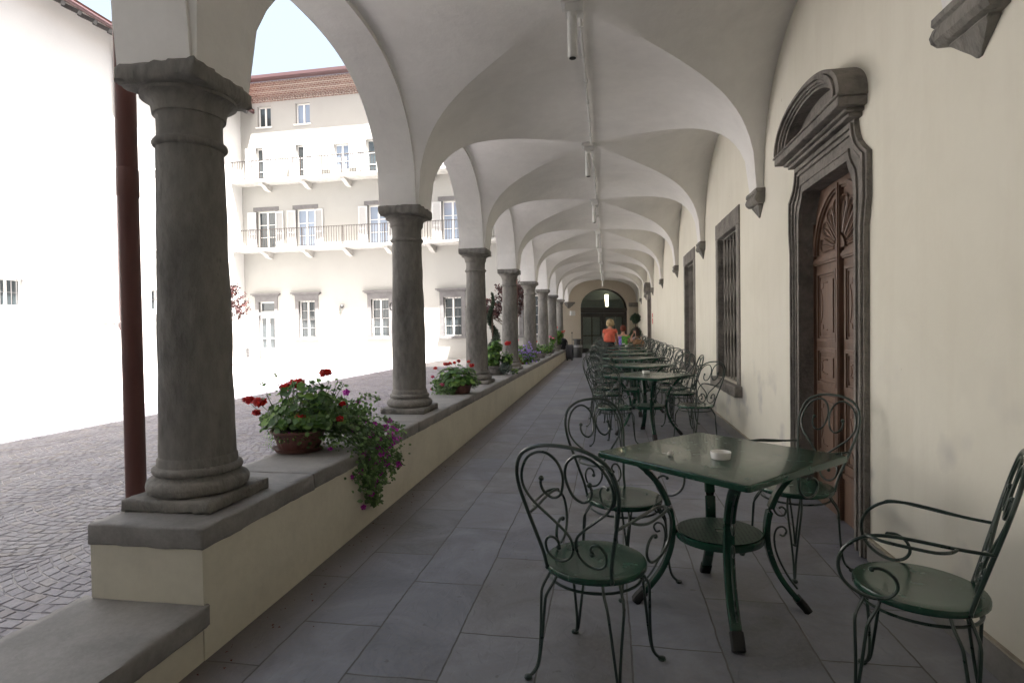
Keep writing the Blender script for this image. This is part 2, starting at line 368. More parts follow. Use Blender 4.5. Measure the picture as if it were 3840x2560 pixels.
def m_sett():
    m, nt, b = newmat('porphyry_sett'); g = N(nt, 'ShaderNodeNewGeometry')
    v = coords(nt, (1,1,1), True); n1 = fnoise(nt, v, 1.1, 6, 0.6, 0.4); n2 = fnoise(nt, v, 40, 5, 0.65)
    tone = ramp(nt, g.outputs['Random Per Island'], [(0.0, (0.105,0.095,0.125)), (0.25, (0.130,0.120,0.152)), (0.5, (0.150,0.143,0.178)), (0.74, (0.172,0.166,0.198)), (0.88, (0.175,0.150,0.135)), (1.0, (0.125,0.104,0.135))])
    col = mixc(nt, 0.3, tone, ramp(nt, n2, [(0.35, (0.11,0.10,0.115)), (0.65, (0.27,0.255,0.27))]))
    col = mixc(nt, ramp(nt, n1, [(0.45, (0,0,0)), (0.65, (0.35,0.35,0.35))]), col, (0.25,0.24,0.245))
    nt.links.new(col, b.inputs['Base Color']); b.inputs['Roughness'].default_value = 0.55; b.inputs['Specular IOR Level'].default_value = 0.4
    bump(nt, b, n2, 0.6, 0.006); return m
MT['sett'] = m_sett()
MT['cobble'] = surf('paving_joint_sand', (0.36,0.345,0.345), 0.95, 0.2, 1.3, 60, 0.6, 0.006, world=True)


def m_brick():
    m, nt, b = newmat('cornice_brick'); v = coords(nt, (1,1,1))
    sep = N(nt, 'ShaderNodeSeparateXYZ'); nt.links.new(v, sep.inputs[0]); cb = N(nt, 'ShaderNodeCombineXYZ')
    nt.links.new(sep.outputs['X'], cb.inputs[0]); nt.links.new(sep.outputs['Z'], cb.inputs[1])
    br = N(nt, 'ShaderNodeTexBrick', inp={'Scale': 1.0, 'Mortar Size': 0.012, 'Brick Width': 0.2, 'Row Height': 0.075})
    br.inputs['Color1'].default_value = (0.15,0.075,0.06,1); br.inputs['Color2'].default_value = (0.22,0.13,0.10,1); br.inputs['Mortar'].default_value = (0.40,0.36,0.32,1)
    nt.links.new(cb.outputs[0], br.inputs['Vector'])
    n2 = fnoise(nt, v, 14, 5); col = mixc(nt, ramp(nt, n2, [(0.45, (0,0,0)), (0.7, (0.7,0.7,0.7))]), br.outputs['Color'], (0.34,0.28,0.25))
    nt.links.new(col, b.inputs['Base Color']); b.inputs['Roughness'].default_value = 0.9
    inv = N(nt, 'ShaderNodeMath', operation='SUBTRACT'); inv.inputs[0].default_value = 1; nt.links.new(br.outputs['Fac'], inv.inputs[1])
    bump(nt, b, inv.outputs[0], 0.8, 0.01); return m
MT['brick'] = m_brick()
def m_perf():
    # perforated shelf: rings of small punched holes
    m, nt, b = newmat('perforated_green'); tc = N(nt, 'ShaderNodeTexCoord')
    vo = N(nt, 'ShaderNodeTexVoronoi', inp={'Scale': 52.0, 'Randomness': 0.2}); mpz = N(nt, 'ShaderNodeMapping'); mpz.inputs['Scale'].default_value = (1,1,0); nt.links.new(tc.outputs['Object'], mpz.inputs['Vector']); nt.links.new(mpz.outputs[0], vo.inputs['Vector'])
    msk = ramp(nt, vo.outputs['Distance'], [(0.20, (1,1,1)), (0.26, (0,0,0))])
    nt.links.new(mixc(nt, msk, (0.045,0.085,0.060), (0.002,0.003,0.003)), b.inputs['Base Color'])
    b.inputs['Roughness'].default_value = 0.5; b.inputs['Specular IOR Level'].default_value = 0.3
    inv = N(nt, 'ShaderNodeMath', operation='SUBTRACT'); inv.inputs[0].default_value = 1; nt.links.new(vo.outputs['Distance'], inv.inputs[1])
    bump(nt, b, msk, -0.5, 0.004); return m
MT['perf'] = m_perf()
# ================================================================== layout constants
XL, XO, XW = -1.80, -2.17, 1.465          # arcade inner face, arcade outer face, right-hand wall
def YL(n): return 2.49 + 3.01*n            # column axes
def YR(n): return 2.57 + 3.35*n           # corbel axes on the wall
SPL, SPR = 2.582, 2.66                     # springing heights left and right
FAC = (-1.70, 26.8)                       # foot of the courtyard front, where it meets the loggia

# ------------------------------------------------------------------ setting
g = MB()
g.box(-60, -1.9, -40, 60, -0.6, 0.0)
tag(g.obj('courtyard_paving', MT['cobble']), kind='structure')
# porphyry setts laid in segmental arcs over the near part of the court
rs = random.Random(3); g = MB(); Wf = 1.16; Rf = 0.86; ncol = 0; xc0 = -2.26-Wf/2
while xc0-ncol*Wf > -9.6:
    xc = xc0-ncol*Wf; hw = Wf/2; yj = 0.3+0.05*(ncol % 2)
    amax = math.asin(hw/Rf)
    while yj < 21:
        dy = rs.uniform(0.064, 0.084); a = -amax
        while a < amax-0.02:
            da = min(rs.uniform(0.075, 0.115)/Rf, amax-a)
            if amax-a-da < 0.04/Rf: da = amax-a
            ga = 0.0045/Rf; gy = 0.0045; zt = 0.0038+rs.uniform(-0.0012, 0.0016); tz = rs.uniform(-0.0012, 0.0012)
            P4 = []
            for (aa, yy) in ((a+ga, gy), (a+da-ga, gy), (a+da-ga, dy-gy), (a+ga, dy-gy)):
                P4.append((xc+Rf*math.sin(aa)+rs.uniform(-.004,.004), yj+yy+Rf*(1-math.cos(aa))+rs.uniform(-.004,.004)))
            cxm = sum(p[0] for p in P4)/4; cym = sum(p[1] for p in P4)/4; vs = []
            for p in P4: vs.append((p[0], p[1], 0.0004))
            for q, p in enumerate(P4): vs.append((cxm+(p[0]-cxm)*0.90, cym+(p[1]-cym)*0.90, zt+(tz if q < 2 else -tz)))
            g.add(vs, [(4,5,6,7),(0,1,5,4),(1,2,6,5),(2,3,7,6),(3,0,4,7)])
            a += da
        yj += dy
    ncol += 1
tag(g.obj('courtyard_setts', MT['sett'], fix=False), kind='structure')
g = MB(); ny = 30
for i in range(ny):
    y0 = -1.0 + 31.5*i/ny; y1 = -1.0 + 31.5*(i+1)/ny
    g.quad((-1.72,y0,fz(y0)), (1.60,y0,fz(y0)), (1.60,y1,fz(y1)), (-1.72,y1,fz(y1)))
g.quad((-2.3,22.9,fz(22.9)-0.004),(-1.70,22.9,fz(22.9)-0.004),(-1.70,27,fz(27)-0.004),(-2.3,27,fz(27)-0.004))
tag(g.obj('loggia_floor', MT['floor'], fix=False), kind='structure')

# ------------------------------------------------------------------ loggia building
LOG = thing('loggia_building', 'cream plastered building with the groin vaulted loggia carried on stone columns', 'building', (0,0,0))
F = lambda t, q=1.0: max(0.0, 1-abs(t)**(1.42+0.98*q*q))**(1/2.35)
def rise(u): return 1.055 + (0.105 if u < 0 else 0.205)*u*u
def vx(u): return -0.225 + (XW+0.005-XL+0.0)/2*u + ((XW+0.005+XL)/2+0.225)*u*u
K0, K1 = -1, 8
vm = MB(); NV = 44
ts = [sin(pi/2*(-1+2*i/NV)) for i in range(NV+1)]
ts = [0.55*t + 0.45*(-1+2*i/NV) for i, t in enumerate(ts)]
tsx = [-1.1] + ts + [1.1]
for b_ in range(K0, K1):
    vs = []; fs = []
    for i, a_ in enumerate(tsx):
        for j, b0 in enumerate(tsx):
            wu = 0.012 if a_ < 0 else 0.040
            ca, cb_ = max(-1.0, min(1.0, a_)), max(-1.0, min(1.0, b0))
            u = ca*(1-wu) if abs(a_) <= 1 else math.copysign(1, a_)
            wv = 0.125 - 0.045*(u+1)/2
            v = cb_*(1-wv) if abs(b0) <= 1 else math.copysign(1, b0)
            yl = YL(b_) + 3.01*(v+1)/2; yr = YR(b_) + 3.35*(v+1)/2; w = (u+1)/2
            s0 = SPL + (SPR-SPL)*w
            t = ca if abs(ca) < abs(cb_) else cb_
            z = s0 + rise(u)*F(t, max(abs(ca), abs(cb_)))
            x = vx(u); y = yl + (yr-yl)*((x-XL)/(XW-XL))
            z += 0.006*noise.noise(Vector((x*1.1, y*1.1, 3.1)))
            vs.append((x, y, z))
    M1 = NV+3
    for i in range(NV+2):
        for j in range(NV+2):
            a, b2, c, d = i*M1+j, (i+1)*M1+j, (i+1)*M1+j+1, i*M1+j+1
            du = tsx[i]+tsx[i+1]; dv = tsx[j]+tsx[j+1]
            if du*dv >= 0: fs += [(a,b2,c), (a,c,d)]
            else: fs += [(a,b2,d), (b2,c,d)]
    vm.add(vs, fs, True)
# end cell behind the last corbels closes against the end wall
me = vm.obj('vault', MT['vault'], LOG, ang=24, fix=False)
# arcade: piers, arches and the wall above them
am = MB(); HS = 1.30
def arcz(t): return SPL + 1.12*max(0.0, 1-abs(t)**2.4)**(1/2.4)
for b_ in range(K0, K1):
    m0 = (YL(b_)+YL(b_+1))/2
    tt = [-1+2*i/48 for i in range(49)]; tt = [0.6*sin(pi/2*t)+0.4*t for t in tt]
    ys = [m0-1.505] + [m0+HS*t for t in tt] + [m0+1.505]
    zs = [SPL] + [arcz(t) for t in tt] + [SPL]
    for i in range(len(ys)-1):
        ya, yb, za, zb = ys[i], ys[i+1], zs[i], zs[i+1]
        for X in (XL, XO): am.add([(X,ya,za),(X,yb,zb),(X,yb,4.3),(X,ya,4.3)], [(0,1,2,3)])
        am.add([(XO,ya,za),(XO,yb,zb),(XL,yb,zb),(XL,ya,za)], [(0,1,2,3)], 0 < i < len(ys)-2)
am.obj('arcade_wall', MT['vault'], LOG, ang=30, fix=False)
am = MB()
am.box(XO, 8, -22, 26.7, 4.301, 13.9); am.box(XO, 8, 26.7, 32.5, 4.301, 11.0)
am.box(XO, -1.9, -22, -0.45, -0.1, 4.3)
am.obj('upper_storeys', MT['facade'], LOG)
am = MB(); am.box(-1.9, 1.9, -1.5, -1.0, -0.1, 4.3); am.obj('shading_rear_wall', MT['frame'], LOG)  # unseen wall added behind the camera, in dark stone to darken the near bays
rf = MB(); rf.prism([(-3.35,13.95),(-2.1,13.95),(3,16.2),(8,13.95),(8.4,13.9),(3,16.45),(-3.35,14.10)], -22.5, 26.6, 'y')
rf.obj('roof', MT['tile'], LOG)

def holed_wall(mb, X, y0, y1, z0, z1, holes, depth, swap=None):
    # wall plane at x = X facing -x, with rectangular openings and their reveals
    ys = sorted({y0, y1, *[h[0] for h in holes], *[h[1] for h in holes]}); zs = sorted({z0, z1, *[h[2] for h in holes], *[h[3] for h in holes]})
    inside = lambda y, z: any(h[0] < y < h[1] and h[2] < z < h[3] for h in holes)
    q = (lambda x, y, z: (x, y, z)) if swap is None else swap
    for i in range(len(ys)-1):
        for j in range(len(zs)-1):
            if not inside((ys[i]+ys[i+1])/2, (zs[j]+zs[j+1])/2):
                mb.add([q(X,ys[i],zs[j]), q(X,ys[i+1],zs[j]), q(X,ys[i+1],zs[j+1]), q(X,ys[i],zs[j+1])], [(0,1,2,3)])
    for h in holes:
        a, b2, c, d = h[:4]
        for (p, r) in (((a,c),(b2,c)), ((b2,c),(b2,d)), ((b2,d),(a,d)), ((a,d),(a,c))):
            mb.add([q(X,p[0],p[1]), q(X,r[0],r[1]), q(X+depth,r[0],r[1]), q(X+depth,p[0],p[1])], [(0,1,2,3)])
WY = [7.48, 10.83]                        # window centres
DY = [4.22, 20.97]                        # door centres
holes = [(w-0.56, w+0.56, 0.70, 2.53) for w in WY] + [(d-0.56, d+0.56, fz(d)-0.02, 2.40) for d in DY]
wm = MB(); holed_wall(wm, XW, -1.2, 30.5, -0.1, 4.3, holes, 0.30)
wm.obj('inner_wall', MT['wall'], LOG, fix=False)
bk = MB(); bk.box(XW+0.62, XW+0.70, -1.2, 32, -0.1, 4.3); bk.obj('room_back', MT['dark'], LOG)
# skirting with its mortar bead
yy = -1.0
segs = [(-1.0, DY[0]-0.68), (DY[0]+0.68, DY[1]-0.68), (DY[1]+0.68, 29.4)]
for a, b_ in segs:
    y = a; sk = MB(); mo = MB()
    while y < b_-0.01:
        e = min(b_, y+random.uniform(0.7, 1.0)); z0 = fz(y)
        jj = random.uniform(-0.002, 0.002)
        for mbx, (x0, x1, h0, h1) in ((sk, (XW-0.022+jj, XW+0.01, -0.02, 0.118)), (mo, (XW-0.019, XW+0.01, 0.1181, 0.127))):
            mbx.add([(x0,y+0.002,z0+h0),(x1,y+0.002,z0+h0),(x1,y+0.002,z0+h1),(x0,y+0.002,z0+h1),(x0,e-0.002,fz(e)+h0),(x1,e-0.002,fz(e)+h0),(x1,e-0.002,fz(e)+h1),(x0,e-0.002,fz(e)+h1)],
                    [(0,1,2,3),(7,6,5,4),(0,4,5,1),(1,5,6,2),(2,6,7,3),(3,7,4,0)])
        y = e
    sk.obj('skirting', MT['skirt'], LOG); mo.obj('mortar_bead', MT['mortar'], LOG)
# corbels
def corbel(y, name='corbel', parent=LOG):
    sec = [(2.668,.19,.085),(2.64,.192,.086),(2.628,.186,.074),(2.622,.188,.082),(2.59,.190,.095),(2.562,.182,.090),(2.54,.17,.070),(2.532,.12,.045),(2.522,.12,.050),(2.508,.105,.040),(2.475,.07,.028),(2.445,.035,.018),(2.42,.012,.010)]
    c = MB(); n = 7; vs = []; fs = []
    for z, hw, dp in sec:
        for i in range(n):
            t = -1+2*i/(n-1); q = noise.noise(Vector((y*3+t, z*9, 1)))*0.008
            vs.append((XW-dp*(1 if abs(t) < 0.99 else 0.985)+q, y+hw*t, z))
        vs.append((XW+0.03, y+hw, z)); vs.append((XW+0.03, y-hw, z))
    m = n+2
    for i in range(len(sec)-1):
        for j in range(m): fs.append((i*m+j, i*m+(j+1) % m, (i+1)*m+(j+1) % m, (i+1)*m+j))
    fs.append(tuple(range(m))); fs.append(tuple(reversed(range((len(sec)-1)*m, len(sec)*m))))
    c.add(vs, fs, True); return c
for n_ in range(0, 9):
    if n_ == 8: continue
    corbel(YR(n_)).obj('corbel', MT['stone'], LOG, ang=30)

# ------------------------------------------------------------------ grated windows of the loggia
def grated_window():
    # local frame: y along the wall, x into the wall, origin on the wall face at the centre
    fr = MB()
    fr.wbox(-0.018, 0.235, -0.70, -0.558, 0.70, 2.53, 0.1, 0.002, 0.008, 1); fr.wbox(-0.018, 0.235, 0.558, 0.70, 0.70, 2.53, 0.1, 0.002, 0.008, 2)
    fr.wbox(-0.020, 0.235, -0.70, 0.70, 2.528, 2.735, 0.1, 0.002, 0.008, 3)
    sl = MB(); sl.wbox(-0.085, 0.20, -0.77, 0.79, 0.575, 0.698, 0.06, 0.004, 0.012, 4)
    gr = MB(); nb = 6; x = 0.055
    nodes = 8; zz0, zz1 = 0.715, 2.515; dz = (zz1-zz0)/nodes
    for i in range(nb):
        y0 = -0.56 + 1.12*(i+0.5)/nb; hw = 1.12/nb/2
        for sgn in (1, -1):
            pts = []
            for q in range(nodes*4+1):
                ph = q/4; a = abs((ph % 2)-1)
                a = a*a*(3-2*a)
                pts.append((x+0.005*sgn, y0+sgn*(0.064*(1-a)+0.008), zz0+dz*ph))
            gr.sweep(pts, [(-.0085,-.005),(.0085,-.005),(.0085,.005),(-.0085,.005)], up=(1,0,0), smooth=False)
    for z in (zz0, zz1): gr.box(x-0.008, x+0.008, -0.56, 0.56, z-0.006, z+0.006)
    gl = MB(); gl.box(0.24, 0.25, -0.56, 0.56, 0.70, 2.53)
    sash = MB()
    for y in (-0.56, -0.03, 0.50): sash.box(0.215, 0.238, y, y+0.06, 0.70, 2.53)
    for z in (0.70, 1.30, 1.90, 2.47): sash.box(0.217, 0.236, -0.5, 0.5, z, z+0.05)
    return fr, sl, gr, gl, sash
for i, wy in enumerate(WY):
    fr, sl, gr, gl, sash = grated_window()
    if i == 0: DAT = (fr.mesh('window_surround', MT['frame']), sl.mesh('sill', MT['frame']), gr.mesh('grille', MT['grille']), gl.mesh('pane', MT['glass']), sash.mesh('sash', MT['anth']))
    w = bpy.data.objects.new('grated_window', DAT[0]); COL.objects.link(w); w.parent = LOG; w.location = (XW, wy, 0)
    for nm, d in zip(('sill', 'grille', 'pane', 'sash'), DAT[1:]):
        o = bpy.data.objects.new(nm, d); COL.objects.link(o); o.parent = w

# ------------------------------------------------------------------ carved stone doorways with panelled doors
def outl(pts): return [(-a, b) for a, b in pts] + [(a, b) for a, b in reversed(pts)]
def make_door():
    z0 = 0.0
    inn = [(0.50,z0),(0.50,2.12),(0.49,2.19),(0.45,2.25),(0.415,2.30),(0.405,2.335),(0.0,2.336)]
    out = [(0.665,z0),(0.665,2.05),(0.70,2.055),(0.70,2.32),(0.65,2.345),(0.585,2.40),(0.545,2.47),(0.53,2.55),(0.0,2.551)]
    def lerp_out(f):
        # resample both outlines to the same count, blend
        def res(pl, n=26):
            L = [0]
            for a, b in zip(pl, pl[1:]): L.append(L[-1]+math.dist(a, b))
            o = []
            for i in range(n):
                s = L[-1]*i/(n-1)
                for j in range(len(pl)-1):
                    if s <= L[j+1]+1e-9:
                        t = (s-L[j])/(L[j+1]-L[j]); o.append((pl[j][0]+(pl[j+1][0]-pl[j][0])*t, pl[j][1]+(pl[j+1][1]-pl[j][1])*t)); break
            return o
        # match by the corner positions: jamb, shoulder, head
        segI = [inn[0:2], inn[1:6], inn[5:7]]; segO = [out[0:3], out[2:8], out[7:9]]
        A = []
        for a, b in zip(segI, segO):
            ra, rb = res(a, 12), res(b, 12)
            A += [(p[0]+(q[0]-p[0])*f, p[1]+(q[1]-p[1])*f) for p, q in zip(ra, rb)]
        return A
    fr = MB()
    steps = [(0.0,0.25,0.022),(0.25,0.30,0.030),(0.30,0.62,0.018),(0.62,0.70,0.034),(0.70,0.78,0.026),(0.78,0.90,0.044),(0.90,1.0,0.030)]
    for f0, f1, pr in steps:
        for sg in (-1, 1):
            A = [(sg*a, b) for a, b in lerp_out(f1)]; B = [(sg*a, b) for a, b in lerp_out(f0)]
            fr.ring(A, B, -pr, 0.0, 'x')
    # reveal
    for sg in (-1, 1):
        A = [(sg*a, b) for a, b in lerp_out(0.0)]; B = [(sg*(a+0.06), b+0.05) for a, b in lerp_out(0.0)]
        fr.ring(B, A, 0.001, 0.14, 'x')
    # frieze, cornice, segmental pediment
    fz_ = MB(); fz_.box(-0.04, 0.02, -0.52, 0.52, 2.5515, 2.60)
    co = MB()
    for (z0_, z1_, p, hw) in ((2.545,2.57,0.075,0.575),(2.5705,2.592,0.10,0.60),(2.5925,2.645,0.155,0.64),(2.6455,2.662,0.165,0.652)):
        co.wbox(-p, 0.01, -hw, hw, z0_, z1_, 0.05, 0.0015, 0.005, z0_)
    pd = MB(); n = 40
    def arc(rx, rz, zc=2.6625): return [(rx*cos(pi*i/n), zc+rz*sin(pi*i/n)**0.9) for i in range(n+1)]
    prof = [(1.0,0.93,0.155),(0.93,0.895,0.17),(0.895,0.84,0.15),(0.84,0.80,0.135),(0.80,0.745,0.12)]
    for r0, r1, p in prof:
        pd.ring(arc(0.65*r0, 0.29*r0), arc(0.65*r1, 0.29*r1-0.01), -p, 0.01, 'x')
    tp = MB(); tp.prism(arc(0.65*0.745, 0.29*0.745), -0.035, 0.005, 'x')
    # doors
    dr = MB(); X = 0.105
    dr.prism([(-0.52,0.004),(0.52,0.004),(0.52,2.34),(-0.52,2.34)], X, X+0.05, 'x')
    def rim(mb, y0, y1, z0_, z1_, w, p):
        mb.ring([(y0,z0_),(y1,z0_),(y1,z1_),(y0,z1_),(y0,z0_)], [(y0+w,z0_+w),(y1-w,z0_+w),(y1-w,z1_-w),(y0+w,z1_-w),(y0+w,z0_+w)], X-p, X+0.001, 'x')
    def leaf(sg):
        m = MB()
        for (za, zb) in ((1.22,1.73),(0.90,1.17),(0.38,0.85)):
            a, b = (0.075, 0.44) if sg > 0 else (-0.44, -0.075)
            rim(m, a, b, za, zb, 0.022, 0.018); rim(m, a+0.027, b-0.027, za+0.027, zb-0.027, 0.010, 0.009)
            m.box(X-0.012, X, a+0.065, b-0.065, za+0.065, zb-0.065)
            # carved scroll line on each panel
            hh = (zb-za)/2-0.085; hwid = (b-a)/2-0.085; cyy = (a+b)/2; czz = (za+zb)/2
            pts = [(X-0.012, cyy+hwid*q[0], czz+hh*q[1]) for q in ((-0.2,1.0),(0.5,1.0),(0.65,0.8),(1.0,0.72),(0.8,0.4),(0.72,0),(0.8,-0.4),(1.0,-0.72),(0.65,-0.8),(0.5,-1.0),(-0.2,-1.0))]
            m.tube(spline(pts, 4), 0.006, 5)
        a, b = (0.03, 0.49) if sg > 0 else (-0.49, -0.03)
        m.box(X-0.014, X, a, b, 0.30, 0.335); m.box(X-0.016, X, a, b, 1.785, 1.835); m.box(X-0.024, X, a, b, 1.80, 1.82)
        return m
    cm = MB(); cm.box(X-0.03, X, -0.020, 0.020, 0.01, 2.30); cm.box(X-0.038, X-0.0301, -0.010, 0.010, 0.01, 2.30)
    cm.box(X-0.022, X, -0.515, -0.49, 0.0, 2.10); cm.box(X-0.022, X, 0.49, 0.515, 0.0, 2.10)
    # arched frame round the fan and sunburst ribs
    fn = MB(); c0 = 1.86
    def ar(r, rz): return [(r*cos(pi*i/36), c0+rz*sin(pi*i/36)) for i in range(37)]
    fn.ring(ar(0.485,0.445), ar(0.455,0.418), X-0.028, X, 'x'); fn.ring(ar(0.452,0.415), ar(0.440,0.404), X-0.016, X, 'x')
    fn.prism([(0.085*cos(pi*i/16), c0+0.085*sin(pi*i/16)) for i in range(17)], X-0.02, X, 'x')
    for i in range(8):
        a = pi*(i+0.5)/8; da = pi/8*0.40
        def P(r, an): return (X-0.011, r*cos(an)*1.03, c0+r*sin(an)*0.95)
        tip = 0.37
        lp = [P(0.11,a-da*0.55), P(0.22,a-da*0.75), P(tip-0.06,a-da), P(tip-0.01,a-da*0.7), P(tip,a), P(tip-0.01,a+da*0.7), P(tip-0.06,a+da), P(0.22,a+da*0.75), P(0.11,a+da*0.55)]
        fn.tube(spline(lp, 3), 0.0075, 5)
        fn.tube([P(0.12,a), P(0.2,a), P(0.28,a), P(tip-0.05,a)], 0.012, 6, scale=[0.3,0.7,1,0.8])
    return fr, fz_, co, pd, tp, dr, leaf(1), leaf(-1), cm, fn
parts = make_door()
names = ('doorway', 'frieze', 'cornice', 'pediment', 'tympanum', 'door', 'panel_moulding', 'panel_moulding', 'centre_moulding', 'fan_carving')
mats = ('frame','frame','frame','frame','frame','wood','wood','wood','wood','wood')
MS = [p.mesh(nm, MT[m_], 30) for p, nm, m_ in zip(parts, names, mats)]
for dy in DY:
    root = bpy.data.objects.new('doorway', MS[0]); COL.objects.link(root); root.parent = LOG; root.location = (XW, dy, fz(dy) if dy < 10 else 0.14)
    if dy > 10: root.scale = (1, 1, 0.96)
    for nm, d in zip(names[1:], MS[1:]):
        o = bpy.data.objects.new(nm, d); COL.objects.link(o); o.parent = root

# ------------------------------------------------------------------ end wall with its glazed arch
ex, ey = 1.46-(-2.2), 29.38-26.2; eL = sqrt(ex*ex+ey*ey); ea = atan2(ey, ex)
# local frame: x along the wall from its left end, y away from the viewer
A0 = Matrix.Translation((-2.2, 26.2, 0)) @ Matrix.Rotation(ea, 4, 'Z')
def toW(mb): mb.v = [tuple(A0 @ Vector(p)) for p in mb.v]; return mb
def ux(X): return (X+2.2)/ex*eL
dL, dR = ux(-1.26), ux(1.03); dC = (dL+dR)/2; dH = (dR-dL)/2; zf = fz(28)
ew = MB(); n = 28
arcP = [(dC-dH*cos(pi*i/n), 2.36+0.93*sin(pi*i/n)) for i in range(n+1)]
ew.quad((-0.3,0,-0.1), (dL,0,-0.1), (dL,0,2.36), (-0.3,0,2.36)); ew.quad((dR,0,-0.1), (eL+0.5,0,-0.1), (eL+0.5,0,2.36), (dR,0,2.36))
ew.quad((-0.3,0,2.36), (dL,0,2.36), (dL,0,4.3), (-0.3,0,4.3)); ew.quad((dR,0,2.36), (eL+0.5,0,2.36), (eL+0.5,0,4.3), (dR,0,4.3))
for i in range(n):
    a, b_ = arcP[i], arcP[i+1]
    ew.quad((a[0],0,a[1]), (b_[0],0,b_[1]), (b_[0],0,4.3), (a[0],0,4.3)); ew.quad((a[0],0,a[1]), (b_[0],0,b_[1]), (b_[0],0.35,b_[1]), (a[0],0.35,a[1]))
ew.quad((dL,0,-0.1), (dL,0.35,-0.1), (dL,0.35,2.36), (dL,0,2.36)); ew.quad((dR,0,-0.1), (dR,0.35,-0.1), (dR,0.35,2.36), (dR,0,2.36))
toW(ew).obj('end_wall', MT['endwall'], LOG, fix=False)
rm = MB()    # hall behind the glass
for q in (((-1.95,27.1),(-1.95,44)), ((1.9,44),(1.9,30.2)), ((-1.95,44),(1.9,44))):
    rm.quad((q[0][0],q[0][1],0), (q[1][0],q[1][1],0), (q[1][0],q[1][1],3.5), (q[0][0],q[0][1],3.5))
for zq in (3.5, zf-0.012): rm.quad((-1.95,27.1,zq), (1.9,30.2,zq), (1.9,44,zq), (-1.95,44,zq))
MT['hall'] = surf('hall_plaster', (0.34,0.40,0.44), 0.9, 0.1, 1, 10)
rm.obj('hall', MT['hall'], LOG, fix=False)
fr = MB(); g = 0.18
fr.ring([(dC-(dH)*cos(pi*i/n), 2.36+0.93*sin(pi*i/n)) for i in range(n+1)], [(dC-(dH-0.07)*cos(pi*i/n), 2.40+0.83*sin(pi*i/n)) for i in range(n+1)], g, g+0.08, 'y')
fr.box(dL, dR, g-0.03, g+0.09, 2.24, 2.37)
fr.box(dL, dL+0.10, g, g+0.08, zf-0.05, 2.24); fr.box(dR-0.10, dR, g, g+0.08, zf-0.05, 2.24); fr.box(dL+0.101, dR-0.101, g+0.002, g+0.078, 2.12, 2.239)
ENDD = toW(fr).obj('glazed_door', MT['anth'], LOG)
for (a, b_) in ((dL+0.12, dC-0.01), (dC+0.01, dR-0.12)):
    lf = MB(); t0 = g+0.01
    lf.box(a, a+0.16, t0, t0+0.05, zf, 2.11); lf.box(b_-0.16, b_, t0, t0+0.05, zf, 2.11); lf.box(a+0.161, b_-0.161, t0+0.001, t0+0.049, 1.92, 2.109); lf.box(a+0.161, b_-0.161, t0+0.001, t0+0.049, zf, zf+0.22)
    mid = a+0.161+(b_-a-0.322)*0.52; lf.box(mid-0.015, mid+0.015, t0+0.002, t0+0.045, zf+0.221, 1.919); lf.box(a+0.161, b_-0.161, t0-0.02, t0+0.0, 1.02, 1.06)
    toW(lf).obj('door_leaf', MT['anth'], ENDD)
    gl = MB(); gl.box(a+0.15, b_-0.15, t0+0.02, t0+0.026, zf+0.2, 1.93); toW(gl).obj('pane', MT['clear'], ENDD)
gl = MB(); gl.prism([(dC-(dH-0.05)*cos(pi*i/n), 2.38+0.85*sin(pi*i/n)) for i in range(n+1)], g+0.03, g+0.036, 'y'); toW(gl).obj('fanlight_pane', MT['clear'], ENDD)
ksk = MB(); ksk.box(dL-0.14, dL, -0.03, 0.0, zf-0.03, zf+0.16); toW(ksk).obj('base_block', MT['balc'], LOG)
cl = MB()
for i in range(5):
    yq = 30.6+i*2.6; o = MB(); o.box(-0.16, 0.02, yq, yq+0.18, 2.92, 3.14); h = o.obj('hall_lamp', MT['lamp'], ENDD)
# end corbels (left one sits on the end wall, right one beside it)
c = MB(); sec = [(2.60,.22,.24),(2.53,.22,.24),(2.50,.19,.19),(2.44,.15,.15),(2.38,.09,.09),(2.32,.04,.05)]
vs = []; fs = []
for z, hw, dp in sec: vs += [(0.52-hw,0.01,z),(0.52-hw,-dp,z),(0.52+hw,-dp,z),(0.52+hw,0.01,z)]
for i in range(len(sec)-1): fs += [(i*4+j, i*4+(j+1) % 4, (i+1)*4+(j+1) % 4, (i+1)*4+j) for j in range(4)]
fs += [(0,1,2,3), tuple(reversed(range(len(vs)-4, len(vs))))]
c.add(vs, fs); toW(c).obj('corbel', MT['stone'], LOG)
c = MB(); c.wbox(eL-0.62, eL-0.05, -0.20, 0.0, 2.42, 2.62, 0.08, 0.004, 0.02); toW(c).obj('corbel', MT['frame'], LOG)
bxx = MB(); bxx.box(0.60, 0.86, -0.10, 0, 1.98, 2.20); bxx.box(0.62, 0.84, -0.108, -0.1, 2.02, 2.17)
eb = toW(bxx).obj('wall_box', MT['white'], LOG)
s = MB(); s.box(XW-0.01, XW, 19.55, 19.75, 1.72, 1.85); s.box(XW-0.01, XW, 19.55, 19.75, 1.50, 1.68)
tag(s.obj('fire_sign', MT['signred']), 'two small red signs on the cream wall before the far doorway', 'sign')

